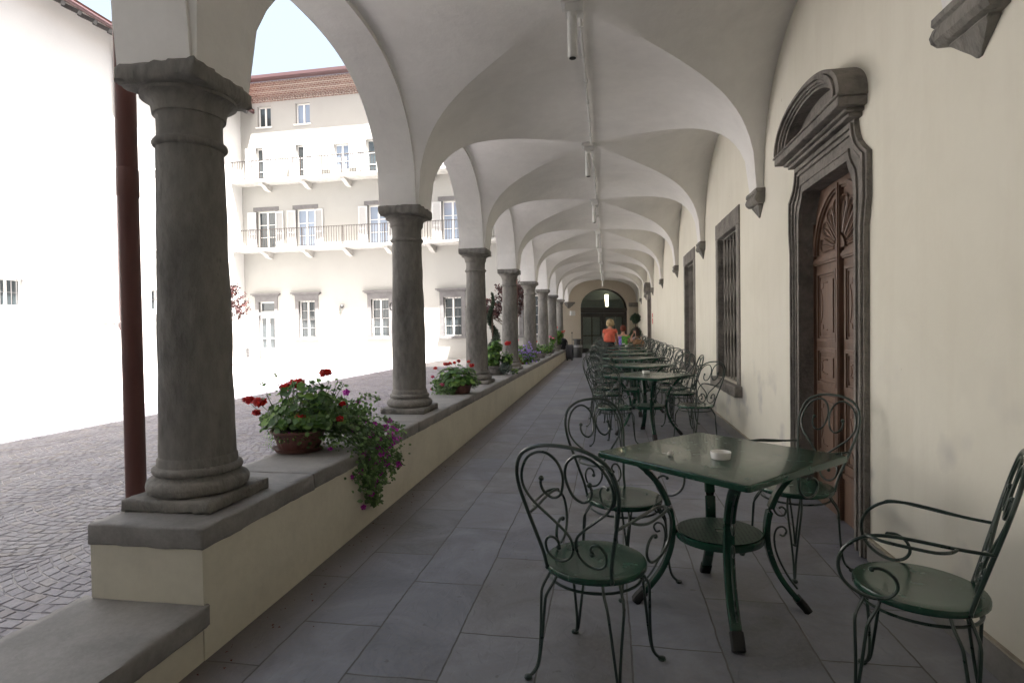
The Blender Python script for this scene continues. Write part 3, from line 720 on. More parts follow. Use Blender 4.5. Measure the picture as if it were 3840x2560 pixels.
# ------------------------------------------------------------------ low wall, coping, end sill
LW = thing('low_wall', 'low cream plastered parapet wall with grey stone coping under the columns', 'wall', (-1.93, 12.5, 0))
b = MB()
for i in range(40):
    y0 = 2.112+(22.9-2.112)*i/40; y1 = 2.112+(22.9-2.112)*(i+1)/40
    w0 = 0.003*noise.noise(Vector((y0*1.3, 0, 0))); w1 = 0.003*noise.noise(Vector((y1*1.3, 0, 0)))
    b.add([(-1.665+w0,y0,-0.1),(-1.665+w1,y1,-0.1),(-1.665+w1,y1,0.48),(-1.665+w0,y0,0.48)], [(0,1,2,3)], True)
    b.add([(-2.20,y0,-0.1),(-2.20,y1,-0.1),(-2.20,y1,0.48),(-2.20,y0,0.48)], [(3,2,1,0)])
b.quad((-2.20,2.112,-0.1), (-1.665+0.003*noise.noise(Vector((2.112*1.3,0,0))),2.112,-0.1), (-1.665,2.112,0.48), (-2.20,2.112,0.48)); b.quad((-2.20,22.9,-0.1), (-1.665,22.9,-0.1), (-1.665,22.9,0.48), (-2.20,22.9,0.48))
b.obj('plastered_body', MT['lowwall'], LW, (-1.93,12.5,0), fix=False)
y = 2.10; i = 0
cp = MB()
for e in (3.02, 4.85, 6.9, 8.3, 10.2, 12.0, 13.6, 15.6, 17.6, 19.4, 21.2, 22.92):
    cp.wbox(-2.208, -1.655+random.uniform(-0.003, 0.003), y+0.002, e-0.002, 0.478, 0.5695+random.uniform(-0.0015, 0.0015), 0.04, 0.0022, 0.010, i*3.3); y = e; i += 1
cp.obj('coping', MT['cope'], LW, (-1.93,12.5,0), ang=50)
SL = thing('stone_sill', 'low grey stone seat slab at the near end of the parapet', 'ledge', (-1.95, 0.8, 0))
b = MB(); b.box(-2.24, -1.668, -1.0, 2.108, -0.1, 0.15); b.obj('plinth', MT['lowwall'], SL, (-1.95,0.8,0))
cp = MB(); cp.wbox(-2.26, -1.645, -1.0, 2.135, 0.152, 0.247, 0.04, 0.003, 0.014, 5.5); cp.obj('slab', MT['cope'], SL, (-1.95,0.8,0), ang=50)
dt = MB()
for i in range(330):
    y = random.uniform(1.5, 20)**1.0; x = -1.64+abs(random.gauss(0, 0.10)); s_ = random.uniform(0.003, 0.009)
    a = random.uniform(0, 6.3); z = fz(y)+0.002
    dt.add([(x+s_*cos(a), y+s_*sin(a), z), (x-s_*sin(a)*.6, y+s_*cos(a)*.6, z+0.004), (x-s_*cos(a), y-s_*sin(a), z), (x+s_*sin(a)*.5, y-s_*cos(a)*.5, z+0.002)], [(0,1,2,3)])
for i in range(60):
    y = random.uniform(1.6, 8); x = random.uniform(-1.4, 1.4); s_ = random.uniform(0.002, 0.006); z = fz(y)+0.002; a = random.uniform(0, 6)
    dt.add([(x+s_*cos(a), y+s_*sin(a), z), (x-s_*sin(a)*.6, y+s_*cos(a)*.6, z+0.003), (x-s_*cos(a), y-s_*sin(a), z), (x+s_*sin(a)*.5, y-s_*cos(a)*.5, z+0.001)], [(0,1,2,3)])
tag(dt.obj('fallen_petals', MT['dead'], fix=False), 'dry petals and crumbs scattered on the floor along the parapet', 'debris', kind='stuff')

# ------------------------------------------------------------------ columns
ords = ['nearest', 'second', 'third', 'fourth', 'fifth', 'sixth', 'seventh', 'last']
for n_ in range(8):
    y = YL(n_); z0 = 0.5697 if n_ < 7 else 0.20; sd = n_*7.3
    lab = {0: 'big dark worn stone column nearest to the viewer beside the red downspout', 1: 'stone column between the large trailing planter and the terracotta planter',
           2: 'third stone column from the viewer between terracotta planter and green topped planter', 3: 'fourth stone column from the viewer behind the red geranium head',
           4: 'fifth stone column from the viewer beside the far red downspout', 5: 'sixth stone column from the viewer behind the small grey planters', 6: 'seventh stone column near the end of the parapet',
           7: 'farthest stone column behind the last planter and suitcase'}[n_]
    c = thing('stone_column', lab, 'column', (-1.97, y, z0), 0, 'stone columns along the arcade')
    H = 2.5815-z0
    p = MB(); p.wbox(-0.225, 0.225, -0.225, 0.235, 0.0, 0.056, 0.022, 0.0025, 0.012, sd, 14); p.obj('plinth', MT['stone'], c, ang=50)
    pr = [(0.18,0.0565)] + [(0.194+0.030*cos(a), 0.0935+0.036*sin(a)) for a in [RD(q) for q in range(-80, 81, 16)]] + [(0.192,0.135),(0.185,0.142)] + [(0.181+0.017*cos(a), 0.163+0.019*sin(a)) for a in [RD(q) for q in range(-80, 81, 20)]] + [(0.176,0.184),(0.174,0.215),(0.166,0.226)]
    bm_ = MB(); bm_.lathe(pr, seg=64, amp=0.004, fr=14, seed=sd); bm_.obj('base', MT['stone'], c, ang=45)
    zt = H-0.335; ns = 26
    sh = [(0.166-0.022*(i/ns)**1.35, 0.2262+(zt-0.2262)*i/ns) for i in range(ns+1)]
    s_ = MB(); s_.lathe(sh, seg=64, amp=0.006, fr=8, seed=sd+2); s_.obj('shaft', MT['stone'], c)
    cpf = [(0.146,zt+0.0003)] + [(0.146+0.016*cos(a), zt+0.020+0.018*sin(a)) for a in [RD(q) for q in range(-80, 81, 20)]] + [(0.144,zt+0.045),(0.142,zt+0.07),(0.144,zt+0.135),(0.150,zt+0.15),(0.158,zt+0.153),(0.160,zt+0.166)] + [(0.160+0.046*(1-cos(a)), zt+0.168+0.062*sin(a)) for a in [RD(q) for q in range(0, 91, 15)]] + [(0.206,zt+0.246)]
    cc = MB(); cc.lathe(cpf, seg=64, amp=0.004, fr=14, seed=sd+4); cc.obj('capital', MT['stone'], c, ang=45)
    ab = MB(); ab.wbox(-0.208, 0.212, -0.232, 0.192, H-0.0885, H, 0.022, 0.004, 0.020, sd+5, 14); ab.obj('abacus', MT['stone'], c, ang=50)
    if n_ == 1:
        ir = MB(); ir.tube([(-0.16-0.02*sin(a), -0.03, 1.05+0.035*cos(a)) for a in [RD(q) for q in range(0, 181, 20)]], 0.006, 6); ir.obj('iron_ring', MT['anth'], c)
# ------------------------------------------------------------------ downspouts
for (x, y, lab) in ((-2.33, 2.50, 'red brown metal downspout in front of the nearest column'), (-2.33, 14.60, 'far red brown downspout beside the fifth column')):
    d = thing('downspout', lab, 'downspout', (x, y, 0), 0, 'downspouts of the loggia')
    p = MB(); p.lathe([(0.046,0.0),(0.046,2.12),(0.0465,2.121),(0.0465,6.9)], seg=28); p.obj('pipe', MT['copper'], d)
    p = MB(); p.lathe([(0.0465,2.05),(0.0495,2.055),(0.0495,2.185),(0.0465,2.19)], seg=28); p.obj('sleeve', MT['copper'], d)
# ------------------------------------------------------------------ ceiling lamps and conduit
zc_ = 3.668; lx = -0.225
def cy(n): return 4.10+3.18*n
lampn = ['nearest', 'second', 'third', 'fourth', 'fifth', 'sixth', 'seventh', 'farthest']
L0 = None
for n_ in range(0, 8):
    lab = '%s slim white tube lamp hanging from the crown of the vault' % lampn[n_]
    if L0 is None:
        L0 = thing('ceiling_lamp', lab, 'ceiling lamp', (lx, cy(n_), zc_), 0, 'tube lamps along the vault crown')
        m = MB(); m.box(-0.075, 0.075, -0.07, 0.07, -0.035, 0.0); m.box(-0.048, 0.048, -0.048, 0.048, -0.095, -0.0351); m.obj('mounting_box', MT['white'], L0)
        m = MB(); m.lathe([(0.030,-0.405),(0.034,-0.403),(0.034,-0.14),(0.030,-0.135),(0.030,-0.125),(0.034,-0.12),(0.034,-0.0955)], 0, -0.02, 24); m.obj('tube', MT['white'], L0)
        m = MB(); m.lathe([(0.024,-0.4085),(0.024,-0.4055)], 0, -0.02, 20); m.obj('lens', MT['dark'], L0)
        m = MB(); m.box(0.05, 0.075, -0.06, 0.06, -0.10, -0.036); m.obj('bracket', MT['white'], L0)
    else: dup(L0, (lx, cy(n_), zc_), 0, lab)
cd = MB(); cd.tube([(lx+0.045, -0.9+0.5*i, zc_-0.016) for i in range(60)], 0.011, 8)
cdo = thing('cable_conduit', 'white cable conduit running along the crown of the vault between the lamps', 'conduit', (lx, 12, 3.65))
cd.obj('pipe', MT['white'], cdo, (lx,12,3.65))
cc = MB()
for i in range(56): cc.box(lx+0.028, lx+0.062, 0.4+0.5*i, 0.415+0.5*i, zc_-0.03, zc_+0.01)
cc.obj('pipe_clips', MT['white'], cdo, (lx,12,3.65))
# ================================================================== courtyard front (far facade), local frame: x to the right, y away, origin at FAC
FB = thing('palace_front', 'pale plastered palace across the courtyard with two long balconies and brick cornice', 'building', (FAC[0], FAC[1], 0), -0.021)
def lx_(X): return X-FAC[0]
sw = lambda x, y, z: (y, x, z)             # facade faces -y
FW = []                                    # openings (x0,x1,z0,z1)
gdoor = (-17.77, -16.88, 0.02, 2.98)
gw = [(-15.52,-14.62,1.12,2.98), (-11.59,-10.66,1.12,2.98), (-7.85,-6.95,1.12,2.98), (-3.95,-3.0,1.12,2.98)]
l1 = [(-17.76,-16.72), (-15.54,-14.54), (-11.66,-10.66), (-7.85,-6.85), (-4.1,-3.1)]
l2 = [(-17.76,-16.84), (-15.50,-14.60)]
l2w = [(-13.42,-12.62)]; l2d2 = [(-11.7,-10.7), (-7.85,-6.9)]
tw = [(-17.60,-16.85), (-15.47,-14.68), (-11.0,-10.2), (-7.8,-7.0)]
H = [gdoor] + gw + [(a, b, 5.62, 7.62) for a, b in l1] + [(a, b, 9.05, 10.85) for a, b in l2+l2d2] + [(a, b, 9.47, 10.75) for a, b in l2w] + [(a, b, 11.9, 12.95) for a, b in tw]
hl = [(lx_(a), lx_(b), c, d) for a, b, c, d in H]
m = MB(); holed_wall(m, 0.0, lx_(-19.4), -0.45, -0.2, 13.35, hl, 0.22, sw); m.obj('wall', MT['facade'], FB, fix=False)
m = MB(); m.box(lx_(-19.4), -0.6, 0.24, 3, -0.2, 13.9); m.obj('rear_body', MT['dark'], FB)
# brick cornice stepping out, gutter, roof
m = MB()
for i in range(6): m.box(lx_(-19.3), 1.5, -0.06-0.06*i, 0.05, 13.35+0.11*i, 13.35+0.11*(i+1)-0.0005)
m.box(lx_(-19.3), 1.5, -0.03, 0.05, 13.15, 13.349)
m.obj('brick_cornice', MT['brick'], FB)
m = MB(); x = lx_(-18.6)
while x < 0.3: m.box(x, x+0.07, -0.10, -0.0301, 13.19, 13.345); x += 0.14
m.obj('dentils', MT['brick'], FB)
m = MB(); m.prism([(-0.75,14.05),(-0.72,13.98),(-0.60,13.95),(-0.36,14.02),(-0.36,14.12),(-0.75,14.20)], lx_(-19.3), 1.5, 'x'); m.obj('gutter', MT['gutter'], FB)
m = MB(); m.prism([(-0.70,14.21),(4,16.5),(4,16.3),(-0.40,14.125)], lx_(-19.3), 8, 'x'); m.obj('roof', MT['tile'], FB)

def casement(a, b, z0, z1, rows, glass='glassblue', bars=False, y=0.15, cols=2, parent=None, nm='window'):
    # white frame with panes set back in the opening; returns the window object
    a, b = lx_(a), lx_(b)
    w = MB(); t = 0.055
    w.box(a, a+t, y, y+0.06, z0, z1); w.box(b-t, b, y, y+0.06, z0, z1); w.box(a+t, b-t, y+0.001, y+0.059, z1-t, z1); w.box(a+t, b-t, y+0.001, y+0.059, z0, z0+t)
    mid = (a+b)/2
    if cols == 2: w.box(mid-0.045, mid+0.045, y-0.005, y+0.058, z0+t, z1-t)
    for r in range(1, rows):
        z = z0+t+(z1-z0-2*t)*r/rows; w.box(a+t, b-t, y+0.008, y+0.05, z-0.014, z+0.014)
    o = w.obj(nm, MT['wframe'], FB)
    p = MB(); p.box(a+0.02, b-0.02, y+0.035, y+0.042, z0+0.02, z1-0.02); p.obj('pane', MT[glass], o)
    if bars:
        g_ = MB(); nb = 6
        for i in range(nb): xx = a+0.03+(b-a-0.06)*i/(nb-1); g_.tube([(xx,0.04,z0),(xx,0.04,z1)], 0.010, 5)
        for r in range(5): zz = z0+0.06+(z1-z0-0.12)*r/4; g_.box(a, b, 0.032, 0.048, zz-0.006, zz+0.006)
        g_.obj('bars', MT['anth'], o)
    return o
def ground_surround(a, b, z0, z1, sill):
    a, b = lx_(a), lx_(b); w = MB(); t = 0.19
    w.box(a-t, a, -0.035, 0.10, z0, z1+0.02); w.box(b, b+t, -0.035, 0.10, z0, z1+0.02); w.box(a-t, b+t, -0.036, 0.10, z1+0.021, z1+0.27)
    w.box(a-t-0.03, b+t+0.03, -0.06, 0.0, z1+0.2705, z1+0.31)
    w.box(a-t-0.10, b+t+0.10, -0.13, 0.0, z1+0.3105, z1+0.36); w.box(a-t-0.17, b+t+0.17, -0.20, 0.0, z1+0.3605, z1+0.43)
    if sill: w.box(a-t-0.05, b+t+0.05, -0.12, 0.10, z0-0.13, z0-0.001)
    return w
for i, (a, b, z0, z1) in enumerate(gw):
    o = casement(a, b, z0, z1, 4, 'glass', True); s = ground_surround(a, b, z0, z1, True); s.obj('stone_surround', MT['fstone'], o)
a, b, z0, z1 = gdoor
gd = ground_surround(a, b, 0.0, z1, False); gd.box(lx_(a), lx_(b), -0.03, 0.10, 2.28, 2.46); gd = gd.obj('entrance', MT['fstone'], FB)
casement(a, b, 2.461, 2.98, 1, 'glass', cols=1, nm='fanlight')
dd = MB(); A, B = lx_(a), lx_(b)
for p, q in ((A, (A+B)/2-0.005), ((A+B)/2+0.005, B)):
    dd.box(p, p+0.09, 0.10, 0.15, 0.03, 2.27); dd.box(q-0.09, q, 0.10, 0.15, 0.03, 2.27); dd.box(p+0.09, q-0.09, 0.101, 0.149, 2.15, 2.27); dd.box(p+0.09, q-0.09, 0.101, 0.149, 0.03, 0.62)
    dd.box(p+0.05, q-0.05, 0.07, 0.095, 1.10, 1.14)
dd = dd.obj('double_door', MT['wframe'], FB); p = MB(); p.box(A+0.05, B-0.05, 0.12, 0.127, 0.6, 2.2); p.obj('pane', MT['glass'], dd)
# carved word on the transom
cu = bpy.data.curves.new('lettering', 'FONT'); cu.body = 'RISTORANTE'; cu.size = 0.115; cu.extrude = 0.006; cu.align_x = 'CENTER'; cu.align_y = 'CENTER'
to = bpy.data.objects.new('lettering', cu); COL.objects.link(to); to.location = ((A+B)/2, -0.037, 2.37); to.rotation_euler = (pi/2, 0, 0)
bpy.context.view_layer.update(); tm = bpy.data.meshes.new_from_object(to.evaluated_get(bpy.context.evaluated_depsgraph_get())); bpy.data.objects.remove(to)
tm.materials.clear(); tm.materials.append(MT['wframe']); to = bpy.data.objects.new('lettering', tm); COL.objects.link(to); to.parent = gd; to.location = ((A+B)/2, -0.037, 2.37); to.rotation_euler = (pi/2, 0, 0)

def shutter(hx, side, z0, z1, ang, w=0.46):
    # hinged at hx; side -1 opens to the left, +1 to the right; ang 180 = flat on the wall
    s_ = MB(); t = 0.035
    s_.box(0, 0.06, 0, t, z0, z1); s_.box(w-0.06, w, 0, t, z0, z1)
    hs = z1-z0
    for zz in (z0, z0+hs*0.40, z1-0.08): s_.box(0.06, w-0.06, 0.001, t-0.001, zz, zz+0.08)
    z = z0+0.10
    while z < z1-0.10:
        s_.add([(0.06,0.002,z),(w-0.06,0.002,z),(w-0.06,t-0.002,z+0.035),(0.06,t-0.002,z+0.035),(0.06,0.002,z+0.012),(w-0.06,0.002,z+0.012),(w-0.06,t-0.002,z+0.047),(0.06,t-0.002,z+0.047)],
               [(0,1,2,3),(4,5,6,7),(0,1,5,4),(2,3,7,6)]); z += 0.052
    a_ = RD(ang)
    # in the closed state the leaf lies from the hinge toward the opening's middle
    dx = cos(a_)*(-side); dy = -sin(a_)
    R_ = Matrix(((dx, -dy, 0, 0), (dy, dx, 0, 0), (0, 0, 1, 0), (0, 0, 0, 1)))
    s_.v = [tuple(Vector((hx, -0.045 if ang > 150 else -0.01, 0)) + (R_ @ Vector(p_))) for p_ in s_.v]
    return s_
def lintel(a, b, z, jamb0=None, mat='balc'):
    w = MB(); w.box(lx_(a)-0.20, lx_(b)+0.20, -0.02, 0.05, z, z+0.20)
    if jamb0 is not None: w.box(lx_(a)-0.13, lx_(a), -0.018, 0.05, jamb0, z); w.box(lx_(b), lx_(b)+0.13, -0.018, 0.05, jamb0, z)
    return w
for i, (a, b) in enumerate(l1):
    o = casement(a, b, 5.62, 7.62, 3, 'glassblue' if i != 0 else 'glass', nm='french_window')
    lintel(a, b, 7.63, 5.62).obj('stone_surround', MT['fstone'], o)
    shutter(lx_(a)-0.02, -1, 5.66, 7.58, 176).obj('shutter', MT['shutter'], o); shutter(lx_(b)+0.02, 1, 5.66, 7.58, 176).obj('shutter', MT['shutter'], o)
for i, (a, b) in enumerate(l2+l2d2):
    o = casement(a, b, 9.05, 10.85, 3, 'glass', nm='french_window')
    lintel(a, b, 10.86, 9.05, 'balc').obj('stone_surround', MT['balc'], o)
    if i < 2:
        shutter(lx_(a)-0.02, -1, 9.08, 10.8, 165 if i == 0 else 100).obj('shutter', MT['shutter'], o); shutter(lx_(b)+0.02, 1, 9.08, 10.8, 52).obj('shutter', MT['shutter'], o)
    else:
        shutter(lx_(a)-0.02, -1, 9.08, 10.8, 176).obj('shutter', MT['shutter'], o); shutter(lx_(b)+0.02, 1, 9.08, 10.8, 176).obj('shutter', MT['shutter'], o)
for (a, b) in l2w:
    o = casement(a, b, 9.47, 10.75, 3, 'glassblue')
    shutter(lx_(a)-0.18, -1, 9.5, 10.72, 176, 0.42).obj('shutter', MT['shutter'], o); shutter(lx_(b)+0.03, 1, 9.5, 10.72, 176, 0.42).obj('shutter', MT['shutter'], o)
for i, (a, b) in enumerate(tw):
    o = casement(a, b, 11.9, 12.95, 1, 'glassblue' if i else 'glass')
    w = MB(); w.box(lx_(a)-0.10, lx_(b)+0.06, -0.06, 0.1, 11.84, 11.899); w.obj('sill', MT['white'], o)
# balconies
for zb in (5.60, 9.02):
    x0, x1 = lx_(-19.0), -0.6
    bl = MB(); bl.wbox(x0, x1, -0.92, 0.0, zb-0.13, zb, 0.30, 0.006, 0.02, zb); bl = bl.obj('balcony', MT['balc'], FB)
    for bx in (-18.95, -17.0, -14.75, -12.6, -10.45, -8.3, -6.1, -3.9, -1.9):
        k_ = MB(); k_.prism([(0.0,zb-0.131),(-0.80,zb-0.131),(-0.80,zb-0.22),(-0.55,zb-0.27),(-0.30,zb-0.40),(0.0,zb-0.45)], lx_(bx)-0.11, lx_(bx)+0.11, 'x'); k_.obj('bracket', MT['balc'], bl)
    r = MB(); yy = -0.86; zt = zb+0.93
    r.box(x0, x1, yy-0.015, yy+0.015, zt-0.012, zt+0.010); r.box(x0, x1, yy-0.008, yy+0.008, zb+0.07, zb+0.08)
    x = x0
    while x < x1:
        r.box(x-0.009, x+0.009, yy-0.009, yy+0.009, zb, zt-0.012)
        r.box(x-0.011, x+0.011, yy-0.011, yy+0.011, zb+0.45, zb+0.47)
        r.sweep([(x+0.02, yy, zt-0.03), (x+0.055, yy, zt-0.035), (x+0.045, yy, zt-0.075)], [(-.004,-.004),(.004,-.004),(.004,.004),(-.004,.004)], up=(0,1,0), smooth=False)
        x += 0.132
    for bx in (-18.95, -17.0, -14.75, -12.6, -10.45, -8.3, -6.1, -3.9, -1.9): r.box(lx_(bx)-0.014, lx_(bx)+0.014, yy-0.014, yy+0.03, zb, zt+0.02)
    r.box(x0-0.012, x0+0.012, yy, 0.0, zt-0.012, zt)
    for q in range(6): r.box(x0-0.006, x0+0.006, yy+0.14*q, yy+0.14*q+0.012, zb, zt-0.012)
    r.obj('railing', MT['rust'], bl)
SW = thing('shading_south_wing', 'unseen plastered wing added behind the viewer to shade the near end of the courtyard', 'building', (-10.5, -0.5, 0))  # unseen wing, added to keep courtyard light off the nearest arch and parapet
m = MB(); m.box(-18.5, -2.2, -14, -0.5, -0.2, 13.2); m.obj('wall', MT['wing'], SW, (-10.5,-0.5,0))
m = MB(); m.prism([(0.2,13.25),(-14.6,13.25),(-7,15.8)], -18.5, -2.2, 'x'); m.obj('roof', MT['tile'], SW, (-10.5,-0.5,0))
for wx in (-15.8, -12.4, -9.0, -5.6):
    for wz in (1.1, 5.2, 9.0):
        m = MB(); m.box(wx, wx+1.0, -0.53, -0.49, wz, wz+1.7); o = m.obj('window', MT['wframe'], SW, (-10.5,-0.5,0)); p = MB(); p.box(wx+0.07, wx+0.46, -0.5, -0.47, wz+0.07, wz+1.63); p.box(wx+0.54, wx+0.93, -0.5, -0.47, wz+0.07, wz+1.63); p.obj('pane', MT['glass'], o, (-10.5,-0.5,0))
# cellar grate, small fittings on the far front
m = MB(); a, b = lx_(-19.1), lx_(-18.4)
if True:
    m.box(a, b, -0.01, 0.0, 0.16, 0.60); o = m.obj('cellar_vent', MT['dark'], FB); gg = MB()
    for q in range(8): gg.box(a+(b-a)*q/7-0.012, a+(b-a)*q/7+0.012, -0.03, -0.0101, 0.14, 0.62)
    for q in range(4): gg.box(a-0.012, b+0.012, -0.028, -0.0105, 0.15+0.15*q-0.01, 0.15+0.15*q+0.01)
    gg.obj('bars', MT['fstone'], o)
def wall_lamp(X, z, lab):
    t = thing('wall_lamp', lab, 'wall lamp', (X, FAC[1]+0.021*(FAC[0]-X)-0.0, z), -0.021, 'wall lamps on the palace front')
    p = MB(); p.ball((0,-0.08,0), 0.10, seg=14); p.tube([(0,0,0),(0,-0.06,0)], 0.06, 10); p.obj('mount', MT['anth'], t)
    p = MB(); p.tube([(-0.07,-0.16,0.0),(-0.10,-0.16,-0.06),(-0.10,-0.16,-0.36),(-0.05,-0.16,-0.42),(0.0,-0.16,-0.36),(0.0,-0.16,-0.06)], 0.008, 6); p.obj('loop', MT['gutter'], t)
    p = MB(); p.lathe([(0.035,-0.36),(0.035,-0.08)], -0.05, -0.16, 12); p.obj('glass_tube', MT['clear'], t)
wall_lamp(-13.12, 2.66, 'small black round wall lamp between the two left ground floor windows')
wall_lamp(-5.15, 2.66, 'small black round wall lamp seen right of the spiral topiary')
m = MB(); yq = FAC[1]+0.021*17.2-0.015
m.box(-18.98, -18.76, yq-0.012, yq, 1.83, 1.92); m.box(-18.98, -18.76, yq-0.012, yq, 1.62, 1.80)
tag(m.obj('warning_sign', MT['signred']), 'small red and white notice on the palace wall left of the entrance door', 'sign')

# ================================================================== left wing: plane x = -18.57 facing +x
LWG = thing('side_wing', 'long white plastered wing on the left of the courtyard with dark rafter eaves', 'building', (-18.57, 10, 0))
ORG = (-18.57, 10, 0)
swl = lambda x, y, z: (-18.57-(x), y, z)
hh = [(14.78,15.72,2.34,3.22), (20.95,21.75,2.40,3.26), (20.96+0.35,22.0,8.3,9.8), (20.96+0.35,22.0,4.95,6.5), (23.6,24.4,2.40,3.26), (12.2,13.1,2.34,3.22)]
m = MB(); holed_wall(m, 0.0, -25, 27.15, -0.2, 13.3, hh, 0.22, swl); m.obj('wall', MT['wing'], LWG, ORG, fix=False)
m = MB(); m.box(-26, -18.82, -25, 28, -0.2, 13.2); m.obj('rear_body', MT['dark'], LWG, ORG)
m = MB(); m.prism([(-17.82,12.64),(-22,14.9),(-26,12.6),(-26,12.8),(-22,15.15),(-17.76,12.82)], -25, 27.3, 'y'); m.obj('roof', MT['tile'], LWG, ORG)
m = MB(); m.add([(-18.6,0,12.98),(-17.85,0,12.59),(-17.92,0,12.47),(-18.6,0,12.82),(-18.6,0.14,12.98),(-17.85,0.14,12.59),(-17.92,0.14,12.47),(-18.6,0.14,12.82)],
      [(0,1,2,3),(4,7,6,5),(0,4,5,1),(1,5,6,2),(2,6,7,3),(3,7,4,0)]); m.v = [(x-ORG[0], y, z) for x, y, z in m.v]
rme = m.mesh('rafter', MT['greywood']); y = 8.0
while y < 27:
    o = bpy.data.objects.new('rafter', rme); COL.objects.link(o); o.parent = LWG; o.location = (0, y-ORG[1], 0); y += 0.62
m = MB(); m.tube([(-17.74, y_, 12.63) for y_ in (-25, 0, 27.0)], 0.075, 10); m.obj('gutter', MT['gutter'], LWG, ORG)
m = MB(); m.tube([(-17.76,19.6,12.6),(-18.05,19.5,12.35),(-18.45,19.42,12.15),(-18.50,19.4,12.0),(-18.50,19.35,1.58)], 0.055, 10); m.obj('drainpipe', MT['gutter'], LWG, ORG)
for i, (a, b, z0, z1) in enumerate(hh):
    w = MB(); X = -18.57-0.15
    w.box(X-0.05, X, a, a+0.05, z0, z1); w.box(X-0.05, X, b-0.05, b, z0, z1); w.box(X-0.049, X-0.001, a, b, z0, z0+0.05); w.box(X-0.049, X-0.001, a, b, z1-0.05, z1); w.box(X-0.048, X+0.004, (a+b)/2-0.04, (a+b)/2+0.04, z0, z1)
    o = w.obj('window', MT['wframe'], LWG, ORG)
    p = MB(); p.box(X-0.03, X-0.022, a, b, z0, z1); p.obj('pane', MT['glass'], o, ORG)
    if z0 < 3:
        g_ = MB()
        for q in range(6): yy_ = a+0.04+(b-a-0.08)*q/5; g_.tube([(-18.60,yy_,z0),(-18.60,yy_,z1)], 0.010, 5)
        g_.box(-18.608, -18.592, a, b, (z0+z1)/2-0.006, (z0+z1)/2+0.006); g_.obj('bars', MT['fstone'], o, ORG)
        s_ = MB(); s_.box(-18.57, -18.47, a-0.14, b+0.16, z0-0.16, z0-0.10); s_.obj('sill', MT['white'], o, ORG)
    else:
        for yy_ in (a-0.42, b+0.02):
            s_ = MB(); s_.box(-18.565, -18.53, yy_, yy_+0.06, z0, z1); s_.box(-18.565, -18.53, yy_+0.34, yy_+0.40, z0, z1)
            z = z0
            while z < z1: s_.box(-18.56, -18.535, yy_+0.06, yy_+0.34, z, z+0.03); z += 0.055
            s_.obj('shutter', MT['shutter'], o, ORG)
        s_ = MB(); s_.box(-18.57, -18.47, a-0.5, b+0.1, z0-0.08, z0-0.03); s_.obj('sill', MT['white'], o, ORG)
m = MB()
for a, b in ((18.45,18.80),(18.82,19.17)):
    m.box(-18.57, -18.53, a, a+0.05, 1.02, 1.82); m.box(-18.57, -18.53, b-0.05, b, 1.02, 1.82); z = 1.02
    while z < 1.80: m.box(-18.565, -18.538, a+0.05, b-0.05, z, z+0.035); z += 0.062
o = m.obj('small_shutters', MT['shutter'], LWG, ORG); s_ = MB(); s_.box(-18.57, -18.46, 18.40, 19.25, 0.90, 0.96); s_.obj('sill', MT['white'], o, ORG)
m = MB(); m.box(-18.569, -18.50, -10, 17.8, 1.30, 1.37); m.box(-18.569, -18.50, 17.8, 19.3, 1.88, 1.94); m.box(-18.569, -18.505, 17.8, 17.86, 1.371, 1.879); m.obj('plinth_ledge', MT['wing'], LWG, ORG)
